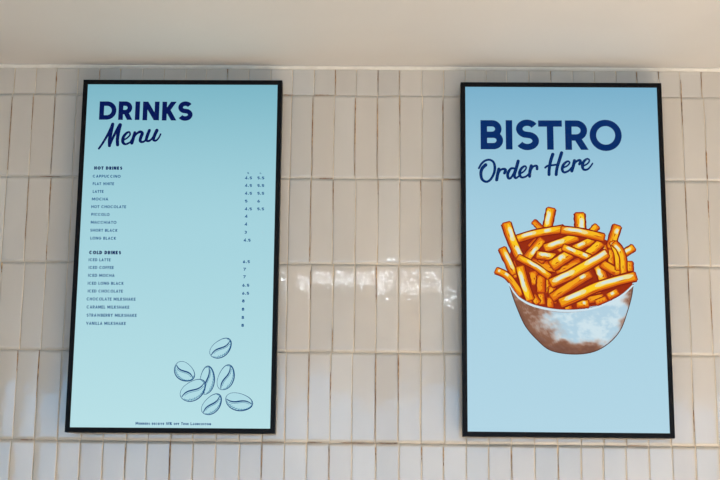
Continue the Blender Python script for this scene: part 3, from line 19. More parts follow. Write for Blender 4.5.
'beans': [{'body':[[154.4,-242.2],[156.1,-246.3],[156.7,-250.9],[156.4,-255.7],[155.5,-260.7],[153.8,-265.8],[151.4,-271.0],[147.9,-276.2],[143.5,-281.1],[138.3,-285.3],[132.6,-288.4],[126.8,-290.2],[121.4,-290.9],[116.4,-290.6],[112.0,-289.5],[108.1,-287.8],[104.6,-285.5],[101.7,-282.4],[99.9,-278.5],[99.3,-273.7],[100.2,-268.3],[102.6,-262.9],[106.1,-257.6],[110.5,-252.8],[115.2,-248.7],[120.3,-245.0],[125.5,-241.8],[131.0,-239.2],[136.6,-237.3],[142.2,-236.5],[147.2,-237.1],[151.4,-239.0]],'st':[[(154.4,-242.2,2.55),(156.1,-246.3,2.69),(156.7,-250.9,2.81),(156.4,-255.7,2.89),(155.5,-260.7,2.94),(153.8,-265.8,2.96),(151.4,-271.0,2.94),(147.9,-276.2,2.88),(143.5,-281.1,2.79),(138.3,-285.3,2.68),(132.6,-288.4,2.54),(126.8,-290.2,2.38),(121.4,-290.9,2.2),(116.4,-290.6,2.02),(112.0,-289.5,1.84),(108.1,-287.8,1.67),(104.6,-285.5,1.51),(101.7,-282.4,1.37),(99.9,-278.5,1.26),(99.3,-273.7,1.17),(100.2,-268.3,1.12),(102.6,-262.9,1.11),(106.1,-257.6,1.13),(110.5,-252.8,1.18),(115.2,-248.7,1.27),(120.3,-245.0,1.39),(125.5,-241.8,1.53),(131.0,-239.2,1.69),(136.6,-237.3,1.86),(142.2,-236.5,2.04),(147.2,-237.1,2.22),(151.4,-239.0,2.4),(154.4,-242.2,2.55)],[(145.1,-238.9,1.29),(148.5,-240.2,1.29),(151.2,-242.2,1.29),(153.3,-244.9,1.29),(154.6,-248.1,1.29),(155.2,-251.7,1.29),(154.9,-255.7,1.29),(153.9,-260.0,1.29),(152.1,-264.3,1.29),(149.6,-268.5,1.29),(146.5,-272.7,1.29),(142.8,-276.5,1.29),(138.7,-279.9,1.29),(134.4,-282.8,1.29),(129.8,-285.1,1.29),(125.2,-286.8,1.29),(120.8,-287.7,1.29),(116.5,-287.9,1.29),(112.7,-287.4,1.29),(109.3,-286.1,1.29)],[(104.0,-282.4,1.96),(105.9,-278.9,2.41),(108.1,-275.6,2.8),(110.7,-272.6,3.13),(113.6,-270.1,3.4),(116.8,-268.0,3.61),(120.4,-266.3,3.76),(124.3,-264.8,3.85),(128.2,-263.6,3.88),(132.2,-262.3,3.85),(136.0,-260.8,3.76),(139.6,-259.1,3.61),(142.9,-257.0,3.4),(145.8,-254.5,3.13),(148.3,-251.5,2.8),(150.5,-248.2,2.41),(152.5,-244.6,1.96)],[(110.6,-278.5,1.11),(113.4,-275.4,1.11),(116.7,-272.9,1.11),(120.3,-270.8,1.11),(124.3,-269.1,1.11),(128.5,-267.6,1.11),(132.7,-266.2,1.11),(136.9,-264.8,1.11),(140.9,-263.0,1.11),(144.5,-260.9,1.11),(147.6,-258.2,1.11),(150.3,-255.0,1.11),(152.6,-251.4,1.11)]],'hat':[[(156.4,-253.6,1.18),(152.0,-254.2,0.67)],[(155.8,-259.5,1.18),(151.4,-258.6,0.67)],[(153.6,-265.6,1.18),(149.7,-263.3,0.67)],[(150.0,-271.7,1.18),(146.9,-268.0,0.67)],[(145.3,-277.3,1.18),(143.2,-272.3,0.67)],[(139.6,-282.2,1.18),(138.9,-276.1,0.67)],[(133.4,-286.2,1.18),(134.1,-279.1,0.67)],[(126.9,-288.9,1.18),(129.1,-281.3,0.67)],[(120.5,-290.2,1.18),(124.2,-282.3,0.67)]]},{'body':[[56.4,-347.6],[52.6,-350.2],[48.1,-351.7],[43.4,-352.4],[38.5,-352.5],[33.3,-352.0],[28.0,-350.6],[22.7,-348.4],[17.6,-345.1],[13.1,-340.8],[9.6,-335.9],[7.4,-330.6],[6.3,-325.4],[6.3,-320.5],[7.0,-316.0],[8.3,-311.7],[10.3,-307.8],[13.1,-304.4],[16.9,-301.7],[21.6,-300.2],[26.9,-300.0],[32.4,-301.2],[37.8,-303.6],[42.8,-306.9],[47.2,-310.7],[51.2,-314.8],[54.7,-319.3],[57.7,-324.1],[59.9,-329.3],[61.1,-334.5],[60.9,-339.6],[59.3,-344.1]],'st':[[(56.4,-347.6,2.55),(52.6,-350.2,2.69),(48.1,-351.7,2.81),(43.4,-352.4,2.89),(38.5,-352.5,2.94),(33.3,-352.0,2.96),(28.0,-350.6,2.94),(22.7,-348.4,2.88),(17.6,-345.1,2.79),(13.1,-340.8,2.68),(9.6,-335.9,2.54),(7.4,-330.6,2.38),(6.3,-325.4,2.2),(6.3,-320.5,2.02),(7.0,-316.0,1.84),(8.3,-311.7,1.67),(10.3,-307.8,1.51),(13.1,-304.4,1.37),(16.9,-301.7,1.26),(21.6,-300.2,1.17),(26.9,-300.0,1.12),(32.4,-301.2,1.11),(37.8,-303.6,1.13),(42.8,-306.9,1.18),(47.2,-310.7,1.27),(51.2,-314.8,1.39),(54.7,-319.3,1.53),(57.7,-324.1,1.69),(59.9,-329.3,1.86),(61.1,-334.5,2.04),(60.9,-339.6,2.22),(59.3,-344.1,2.4),(56.4,-347.6,2.55)],[(59.0,-337.9,1.29),(57.9,-341.4,1.29),(56.2,-344.5,1.29),(53.7,-347.1,1.29),(50.7,-349.1,1.29),(47.2,-350.4,1.29),(43.2,-350.9,1.29),(39.0,-350.8,1.29),(34.7,-349.9,1.29),(30.3,-348.4,1.29),(26.1,-346.2,1.29),(22.1,-343.4,1.29),(18.4,-340.1,1.29),(15.2,-336.5,1.29),(12.6,-332.5,1.29),(10.6,-328.4,1.29),(9.4,-324.2,1.29),(8.9,-320.1,1.29),(9.1,-316.1,1.29),(10.1,-312.6,1.29)],[(11.1,-309.2,1.96),(12.8,-312.7,2.41),(14.7,-315.8,2.8),(17.0,-318.6,3.13),(19.7,-320.9,3.4),(22.8,-322.8,3.61),(26.2,-324.3,3.76),(29.8,-325.4,3.85),(33.6,-326.5,3.88),(37.4,-327.5,3.85),(41.1,-328.7,3.76),(44.5,-330.1,3.61),(47.6,-332.0,3.4),(50.2,-334.3,3.13),(52.5,-337.1,2.8),(54.5,-340.2,2.41),(56.2,-343.7,1.96)],[(12.1,-318.8,1.11),(14.4,-321.9,1.11),(17.3,-324.5,1.11),(20.6,-326.5,1.11),(24.2,-328.0,1.11),(28.2,-329.2,1.11),(32.3,-330.3,1.11),(36.4,-331.5,1.11),(40.2,-332.8,1.11),(43.7,-334.6,1.11),(46.8,-336.8,1.11),(49.5,-339.5,1.11),(51.8,-342.7,1.11)]],'hat':[[(45.5,-352.0,1.18),(44.6,-347.8,0.67)],[(39.7,-352.6,1.18),(40.2,-348.1,0.67)],[(33.5,-351.7,1.18),(35.5,-347.4,0.67)],[(27.3,-349.5,1.18),(30.7,-345.7,0.67)],[(21.4,-346.0,1.18),(26.2,-343.0,0.67)],[(16.2,-341.5,1.18),(22.2,-339.5,0.67)],[(11.9,-336.2,1.18),(18.8,-335.4,0.67)],[(8.7,-330.4,1.18),(16.4,-331.0,0.67)],[(7.0,-324.4,1.18),(14.9,-326.4,0.67)]]},{'body':[[98.7,-312.5],[102.3,-314.6],[105.4,-318.0],[108.1,-322.2],[110.4,-327.2],[112.3,-332.7],[113.7,-339.0],[114.5,-346.1],[114.4,-353.6],[113.3,-361.2],[111.2,-368.3],[108.4,-374.3],[105.1,-379.1],[101.6,-382.6],[97.9,-385.2],[94.3,-386.9],[90.5,-387.7],[86.8,-387.3],[83.2,-385.4],[80.0,-381.9],[77.5,-376.7],[75.8,-370.2],[75.1,-363.1],[75.2,-355.7],[76.0,-348.5],[77.2,-341.5],[78.9,-334.8],[81.1,-328.3],[83.8,-322.3],[87.1,-317.3],[90.8,-313.8],[94.8,-312.2]],'st':[[(98.7,-312.5,2.55),(102.3,-314.6,2.69),(105.4,-318.0,2.81),(108.1,-322.2,2.89),(110.4,-327.2,2.94),(112.3,-332.7,2.96),(113.7,-339.0,2.94),(114.5,-346.1,2.88),(114.4,-353.6,2.79),(113.3,-361.2,2.68),(111.2,-368.3,2.54),(108.4,-374.3,2.38),(105.1,-379.1,2.2),(101.6,-382.6,2.02),(97.9,-385.2,1.84),(94.3,-386.9,1.67),(90.5,-387.7,1.51),(86.8,-387.3,1.37),(83.2,-385.4,1.26),(80.0,-381.9,1.17),(77.5,-376.7,1.12),(75.8,-370.2,1.11),(75.1,-363.1,1.13),(75.2,-355.7,1.18),(76.0,-348.5,1.27),(77.2,-341.5,1.39),(78.9,-334.8,1.53),(81.1,-328.3,1.69),(83.8,-322.3,1.86),(87.1,-317.3,2.04),(90.8,-313.8,2.22),(94.8,-312.2,2.4),(98.7,-312.5,2.55)],[(90.4,-317.0,1.29),(93.5,-315.5,1.29),(96.6,-315.0,1.29),(99.5,-315.6,1.29),(102.3,-317.3,1.29),(104.9,-319.9,1.29),(107.1,-323.5,1.29),(108.9,-327.8,1.29),(110.2,-332.8,1.29),(111.0,-338.4,1.29),(111.3,-344.2,1.29),(111.1,-350.3,1.29),(110.4,-356.3,1.29),(109.1,-362.2,1.29),(107.4,-367.7,1.29),(105.3,-372.6,1.29),(102.8,-376.9,1.29),(100.1,-380.4,1.29),(97.1,-382.9,1.29),(94.1,-384.5,1.29)],[(88.3,-385.5,1.96),(87.5,-381.0,2.41),(87.1,-376.5,2.8),(87.1,-372.1,3.13),(87.5,-367.8,3.4),(88.5,-363.5,3.61),(89.9,-359.2,3.76),(91.7,-355.0,3.85),(93.6,-350.9,3.88),(95.5,-346.7,3.85),(97.2,-342.5,3.76),(98.7,-338.2,3.61),(99.6,-333.9,3.4),(100.1,-329.5,3.13),(100.1,-325.1,2.8),(99.6,-320.6,2.41),(98.9,-316.0,1.96)],[(90.4,-377.1,1.11),(90.6,-372.4,1.11),(91.3,-367.7,1.11),(92.5,-363.1,1.11),(94.2,-358.6,1.11),(96.2,-354.1,1.11),(98.2,-349.6,1.11),(100.2,-345.1,1.11),(101.9,-340.5,1.11),(103.0,-335.9,1.11),(103.6,-331.2,1.11),(103.5,-326.4,1.11),(102.9,-321.6,1.11)]],'hat':[[(106.8,-320.5,1.18),(104.2,-324.4,0.67)],[(109.8,-325.9,1.18),(106.4,-328.6,0.67)],[(112.0,-332.8,1.18),(108.0,-333.9,0.67)],[(113.2,-340.6,1.18),(108.9,-339.9,0.67)],[(113.3,-349.1,1.18),(108.9,-346.5,0.67)],[(112.4,-357.6,1.18),(108.2,-353.0,0.67)],[(110.4,-365.8,1.18),(106.8,-359.3,0.67)],[(107.6,-373.1,1.18),(104.6,-365.0,0.67)],[(104.1,-379.2,1.18),(101.9,-369.7,0.67)]]},{'body':[[88.8,-355.6],[90.5,-360.4],[90.8,-365.6],[90.1,-371.0],[88.6,-376.5],[86.3,-382.1],[83.1,-387.7],[78.9,-393.2],[73.5,-398.2],[67.2,-402.3],[60.5,-405.2],[53.8,-406.6],[47.6,-406.7],[42.0,-405.8],[37.1,-404.1],[32.7,-401.7],[29.0,-398.7],[26.0,-394.9],[24.2,-390.2],[23.9,-384.7],[25.3,-378.8],[28.5,-372.9],[32.9,-367.4],[38.2,-362.5],[43.9,-358.3],[49.9,-354.8],[56.1,-351.8],[62.5,-349.4],[69.0,-347.9],[75.4,-347.7],[81.1,-348.9],[85.7,-351.6]],'st':[[(88.8,-355.6,2.55),(90.5,-360.4,2.69),(90.8,-365.6,2.81),(90.1,-371.0,2.89),(88.6,-376.5,2.94),(86.3,-382.1,2.96),(83.1,-387.7,2.94),(78.9,-393.2,2.88),(73.5,-398.2,2.79),(67.2,-402.3,2.68),(60.5,-405.2,2.54),(53.8,-406.6,2.38),(47.6,-406.7,2.2),(42.0,-405.8,2.02),(37.1,-404.1,1.84),(32.7,-401.7,1.67),(29.0,-398.7,1.51),(26.0,-394.9,1.37),(24.2,-390.2,1.26),(23.9,-384.7,1.17),(25.3,-378.8,1.12),(28.5,-372.9,1.11),(32.9,-367.4,1.13),(38.2,-362.5,1.18),(43.9,-358.3,1.27),(49.9,-354.8,1.39),(56.1,-351.8,1.53),(62.5,-349.4,1.69),(69.0,-347.9,1.86),(75.4,-347.7,2.04),(81.1,-348.9,2.22),(85.7,-351.6,2.4),(88.8,-355.6,2.55)],[(78.6,-350.7,1.29),(82.3,-352.6,1.29),(85.2,-355.2,1.29),(87.4,-358.4,1.29),(88.6,-362.2,1.29),(88.9,-366.4,1.29),(88.4,-370.9,1.29),(86.9,-375.5,1.29),(84.5,-380.2,1.29),(81.3,-384.7,1.29),(77.5,-389.0,1.29),(73.0,-392.9,1.29),(68.1,-396.3,1.29),(63.0,-399.1,1.29),(57.6,-401.2,1.29),(52.3,-402.5,1.29),(47.2,-403.1,1.29),(42.3,-402.8,1.29),(38.0,-401.8,1.29),(34.3,-399.9,1.29)],[(28.5,-395.2,1.96),(31.0,-391.3,2.41),(33.8,-387.9,2.8),(36.9,-384.8,3.13),(40.4,-382.3,3.4),(44.2,-380.3,3.61),(48.4,-378.8,3.76),(52.9,-377.6,3.85),(57.5,-376.6,3.88),(62.1,-375.6,3.85),(66.5,-374.4,3.76),(70.7,-372.9,3.61),(74.6,-370.9,3.4),(78.1,-368.4,3.13),(81.2,-365.4,2.8),(84.0,-361.9,2.41),(86.5,-358.0,1.96)],[(36.3,-391.4,1.11),(39.8,-388.3,1.11),(43.6,-385.8,1.11),(47.9,-383.9,1.11),(52.6,-382.4,1.11),(57.5,-381.2,1.11),(62.4,-380.2,1.11),(67.3,-379.0,1.11),(71.9,-377.5,1.11),(76.1,-375.5,1.11),(79.9,-372.8,1.11),(83.2,-369.5,1.11),(86.1,-365.7,1.11)]],'hat':[[(90.3,-368.6,1.18),(85.2,-368.8,0.67)],[(89.0,-375.2,1.18),(84.2,-373.7,0.67)],[(86.1,-381.9,1.18),(81.9,-378.8,0.67)],[(81.6,-388.3,1.18),(78.3,-383.8,0.67)],[(75.8,-394.1,1.18),(73.8,-388.2,0.67)],[(69.0,-399.0,1.18),(68.6,-392.0,0.67)],[(61.6,-402.7,1.18),(62.9,-394.9,0.67)],[(54.0,-405.0,1.18),(57.1,-396.7,0.67)],[(46.6,-405.8,1.18),(51.5,-397.4,0.67)]]},{'body':[[156.1,-309.7],[159.6,-312.4],[162.3,-316.2],[164.3,-320.7],[165.9,-325.7],[166.9,-331.2],[167.3,-337.2],[166.9,-343.7],[165.4,-350.4],[162.9,-356.9],[159.5,-362.8],[155.5,-367.5],[151.1,-371.0],[146.8,-373.3],[142.5,-374.7],[138.3,-375.3],[134.2,-375.1],[130.3,-373.9],[126.8,-371.3],[124.1,-367.3],[122.3,-362.1],[121.7,-355.9],[122.2,-349.3],[123.7,-342.7],[125.7,-336.4],[128.3,-330.5],[131.2,-324.8],[134.7,-319.5],[138.6,-314.8],[143.0,-311.1],[147.6,-308.9],[152.1,-308.4]],'st':[[(156.1,-309.7,2.55),(159.6,-312.4,2.69),(162.3,-316.2,2.81),(164.3,-320.7,2.89),(165.9,-325.7,2.94),(166.9,-331.2,2.96),(167.3,-337.2,2.94),(166.9,-343.7,2.88),(165.4,-350.4,2.79),(162.9,-356.9,2.68),(159.5,-362.8,2.54),(155.5,-367.5,2.38),(151.1,-371.0,2.2),(146.8,-373.3,2.02),(142.5,-374.7,1.84),(138.3,-375.3,1.67),(134.2,-375.1,1.51),(130.3,-373.9,1.37),(126.8,-371.3,1.26),(124.1,-367.3,1.17),(122.3,-362.1,1.12),(121.7,-355.9,1.11),(122.2,-349.3,1.13),(123.7,-342.7,1.18),(125.7,-336.4,1.27),(128.3,-330.5,1.39),(131.2,-324.8,1.53),(134.7,-319.5,1.69),(138.6,-314.8,1.86),(143.0,-311.1,2.04),(147.6,-308.9,2.22),(152.1,-308.4,2.4),(156.1,-309.7,2.55)],[(146.6,-311.6,1.29),(150.1,-311.1,1.29),(153.4,-311.4,1.29),(156.4,-312.7,1.29),(159.1,-314.9,1.29),(161.3,-317.8,1.29),(163.0,-321.6,1.29),(164.1,-325.9,1.29),(164.7,-330.7,1.29),(164.6,-335.9,1.29),(163.9,-341.2,1.29),(162.6,-346.6,1.29),(160.7,-351.9,1.29),(158.4,-356.8,1.29),(155.6,-361.3,1.29),(152.5,-365.3,1.29),(149.1,-368.5,1.29),(145.6,-370.9,1.29),(142.0,-372.5,1.29),(138.5,-373.2,1.29)],[(132.3,-372.7,1.96),(132.2,-368.4,2.41),(132.5,-364.3,2.8),(133.3,-360.3,3.13),(134.5,-356.5,3.4),(136.3,-352.9,3.61),(138.6,-349.4,3.76),(141.2,-346.1,3.85),(143.9,-342.8,3.88),(146.7,-339.6,3.85),(149.3,-336.2,3.76),(151.5,-332.7,3.61),(153.3,-329.1,3.4),(154.6,-325.3,3.13),(155.4,-321.3,2.8),(155.7,-317.2,2.41),(155.6,-312.9,1.96)],[(136.0,-365.6,1.11),(137.0,-361.4,1.11),(138.5,-357.4,1.11),(140.6,-353.5,1.11),(143.2,-349.9,1.11),(146.1,-346.3,1.11),(149.1,-342.8,1.11),(152.0,-339.3,1.11),(154.5,-335.6,1.11),(156.6,-331.7,1.11),(158.0,-327.7,1.11),(158.8,-323.4,1.11),(159.0,-318.8,1.11)]],'hat':[[(163.3,-318.8,1.18),(159.8,-321.7,0.67)],[(165.5,-324.4,1.18),(161.4,-326.0,0.67)],[(166.6,-331.1,1.18),(162.2,-331.1,0.67)],[(166.4,-338.5,1.18),(162.0,-336.8,0.67)],[(165.1,-346.1,1.18),(160.9,-342.6,0.67)],[(162.6,-353.5,1.18),(159.0,-348.4,0.67)],[(159.1,-360.4,1.18),(156.4,-353.7,0.67)],[(154.8,-366.2,1.18),(153.1,-358.2,0.67)],[(150.0,-370.8,1.18),(149.5,-361.8,0.67)]]},{'body':[[131.1,-389.8],[133.2,-393.4],[134.3,-397.7],[134.6,-402.4],[134.3,-407.3],[133.3,-412.4],[131.6,-417.7],[129.0,-423.2],[125.4,-428.5],[120.9,-433.3],[115.8,-437.1],[110.5,-439.7],[105.4,-441.1],[100.6,-441.6],[96.3,-441.2],[92.3,-440.2],[88.7,-438.5],[85.6,-436.0],[83.3,-432.5],[82.2,-428.0],[82.4,-422.8],[84.0,-417.2],[86.8,-411.7],[90.4,-406.5],[94.4,-401.8],[98.8,-397.6],[103.4,-393.7],[108.3,-390.4],[113.5,-387.8],[118.7,-386.2],[123.6,-386.0],[127.8,-387.2]],'st':[[(131.1,-389.8,2.55),(133.2,-393.4,2.69),(134.3,-397.7,2.81),(134.6,-402.4,2.89),(134.3,-407.3,2.94),(133.3,-412.4,2.96),(131.6,-417.7,2.94),(129.0,-423.2,2.88),(125.4,-428.5,2.79),(120.9,-433.3,2.68),(115.8,-437.1,2.54),(110.5,-439.7,2.38),(105.4,-441.1,2.2),(100.6,-441.6,2.02),(96.3,-441.2,1.84),(92.3,-440.2,1.67),(88.7,-438.5,1.51),(85.6,-436.0,1.37),(83.3,-432.5,1.26),(82.2,-428.0,1.17),(82.4,-422.8,1.12),(84.0,-417.2,1.11),(86.8,-411.7,1.13),(90.4,-406.5,1.18),(94.4,-401.8,1.27),(98.8,-397.6,1.39),(103.4,-393.7,1.53),(108.3,-390.4,1.69),(113.5,-387.8,1.86),(118.7,-386.2,2.04),(123.6,-386.0,2.22),(127.8,-387.2,2.4),(131.1,-389.8,2.55)],[(121.8,-388.0,1.29),(125.1,-388.8,1.29),(128.0,-390.3,1.29),(130.3,-392.5,1.29),(132.0,-395.4,1.29),(132.9,-398.8,1.29),(133.2,-402.6,1.29),(132.7,-406.8,1.29),(131.5,-411.2,1.29),(129.6,-415.6,1.29),(127.1,-420.0,1.29),(124.1,-424.2,1.29),(120.6,-428.1,1.29),(116.8,-431.5,1.29),(112.7,-434.4,1.29),(108.6,-436.7,1.29),(104.4,-438.2,1.29),(100.4,-439.1,1.29),(96.6,-439.1,1.29),(93.2,-438.4,1.29)],[(87.7,-435.7,1.96),(89.2,-432.0,2.41),(90.9,-428.5,2.8),(92.9,-425.3,3.13),(95.4,-422.5,3.4),(98.3,-420.0,3.61),(101.5,-417.8,3.76),(105.0,-415.9,3.85),(108.6,-414.1,3.88),(112.2,-412.2,3.85),(115.7,-410.3,3.76),(118.9,-408.1,3.61),(121.8,-405.6,3.4),(124.3,-402.8,3.13),(126.4,-399.6,2.8),(128.1,-396.1,2.41),(129.5,-392.4,1.96)],[(93.6,-430.9,1.11),(95.9,-427.6,1.11),(98.7,-424.7,1.11),(101.9,-422.1,1.11),(105.5,-419.9,1.11),(109.3,-417.9,1.11),(113.3,-416.0,1.11),(117.1,-413.9,1.11),(120.7,-411.7,1.11),(123.8,-409.1,1.11),(126.5,-406.1,1.11),(128.7,-402.6,1.11),(130.5,-398.8,1.11)]],'hat':[[(134.4,-400.3,1.18),(130.2,-401.6,0.67)],[(134.4,-406.0,1.18),(130.2,-405.9,0.67)],[(133.1,-412.2,1.18),(129.1,-410.6,0.67)],[(130.4,-418.5,1.18),(127.0,-415.5,0.67)],[(126.6,-424.6,1.18),(124.0,-420.2,0.67)],[(121.8,-430.2,1.18),(120.3,-424.4,0.67)],[(116.3,-434.9,1.18),(116.1,-428.1,0.67)],[(110.4,-438.4,1.18),(111.6,-430.8,0.67)],[(104.4,-440.6,1.18),(107.0,-432.6,0.67)]]},{'body':[[217.6,-415.5],[215.2,-419.5],[211.5,-422.8],[207.1,-425.5],[202.0,-427.7],[196.4,-429.3],[190.2,-430.4],[183.3,-430.6],[176.1,-429.7],[168.9,-427.7],[162.4,-424.6],[156.9,-420.7],[152.7,-416.4],[149.7,-411.9],[147.7,-407.4],[146.5,-402.9],[146.2,-398.5],[147.1,-394.1],[149.4,-390.0],[153.2,-386.7],[158.6,-384.2],[165.0,-383.0],[172.0,-382.9],[179.1,-383.8],[186.0,-385.4],[192.5,-387.5],[198.8,-390.2],[204.8,-393.3],[210.2,-397.1],[214.5,-401.5],[217.4,-406.2],[218.4,-411.0]],'st':[[(217.6,-415.5,2.55),(215.2,-419.5,2.69),(211.5,-422.8,2.81),(207.1,-425.5,2.89),(202.0,-427.7,2.94),(196.4,-429.3,2.96),(190.2,-430.4,2.94),(183.3,-430.6,2.88),(176.1,-429.7,2.79),(168.9,-427.7,2.68),(162.4,-424.6,2.54),(156.9,-420.7,2.38),(152.7,-416.4,2.2),(149.7,-411.9,2.02),(147.7,-407.4,1.84),(146.5,-402.9,1.67),(146.2,-398.5,1.51),(147.1,-394.1,1.37),(149.4,-390.0,1.26),(153.2,-386.7,1.17),(158.6,-384.2,1.12),(165.0,-383.0,1.11),(172.0,-382.9,1.13),(179.1,-383.8,1.18),(186.0,-385.4,1.27),(192.5,-387.5,1.39),(198.8,-390.2,1.53),(204.8,-393.3,1.69),(210.2,-397.1,1.86),(214.5,-401.5,2.04),(217.4,-406.2,2.22),(218.4,-411.0,2.4),(217.6,-415.5,2.55)],[(214.4,-405.4,1.29),(215.5,-409.1,1.29),(215.5,-412.8,1.29),(214.5,-416.2,1.29),(212.6,-419.3,1.29),(209.7,-422.0,1.29),(206.0,-424.2,1.29),(201.6,-425.8,1.29),(196.6,-426.9,1.29),(191.2,-427.3,1.29),(185.5,-427.1,1.29),(179.7,-426.2,1.29),(174.0,-424.8,1.29),(168.5,-422.7,1.29),(163.4,-420.2,1.29),(158.9,-417.2,1.29),(155.1,-413.9,1.29),(152.1,-410.4,1.29),(150.0,-406.7,1.29),(148.8,-402.9,1.29)],[(147.8,-399.4,1.96),(151.7,-401.9,2.41),(155.6,-404.0,2.8),(159.6,-405.5,3.13),(163.8,-406.5,3.4),(168.0,-406.9,3.61),(172.4,-406.9,3.76),(176.9,-406.4,3.85),(181.4,-405.7,3.88),(185.9,-405.0,3.85),(190.4,-404.6,3.76),(194.8,-404.5,3.61),(199.1,-404.9,3.4),(203.2,-405.9,3.13),(207.3,-407.4,2.8),(211.2,-409.5,2.41),(215.0,-412.0,1.96)],[(154.6,-407.8,1.11),(158.9,-409.7,1.11),(163.4,-410.8,1.11),(168.0,-411.3,1.11),(172.7,-411.1,1.11),(177.5,-410.6,1.11),(182.4,-409.8,1.11),(187.2,-409.2,1.11),(192.0,-408.8,1.11),(196.7,-408.9,1.11),(201.2,-409.6,1.11),(205.6,-411.0,1.11),(209.9,-413.0,1.11)]],'hat':[[(208.9,-424.2,1.18),(205.5,-420.7,0.67)],[(203.3,-427.2,1.18),(201.2,-422.9,0.67)],[(196.4,-429.0,1.18),(195.9,-424.2,0.67)],[(188.7,-429.6,1.18),(189.9,-424.6,0.67)],[(180.6,-428.9,1.18),(183.7,-424.1,0.67)],[(172.5,-427.0,1.18),(177.4,-422.6,0.67)],[(164.8,-423.9,1.18),(171.5,-420.3,0.67)],[(158.1,-419.9,1.18),(166.3,-417.2,0.67)],[(152.7,-415.1,1.18),(162.2,-413.6,0.67)]]}],
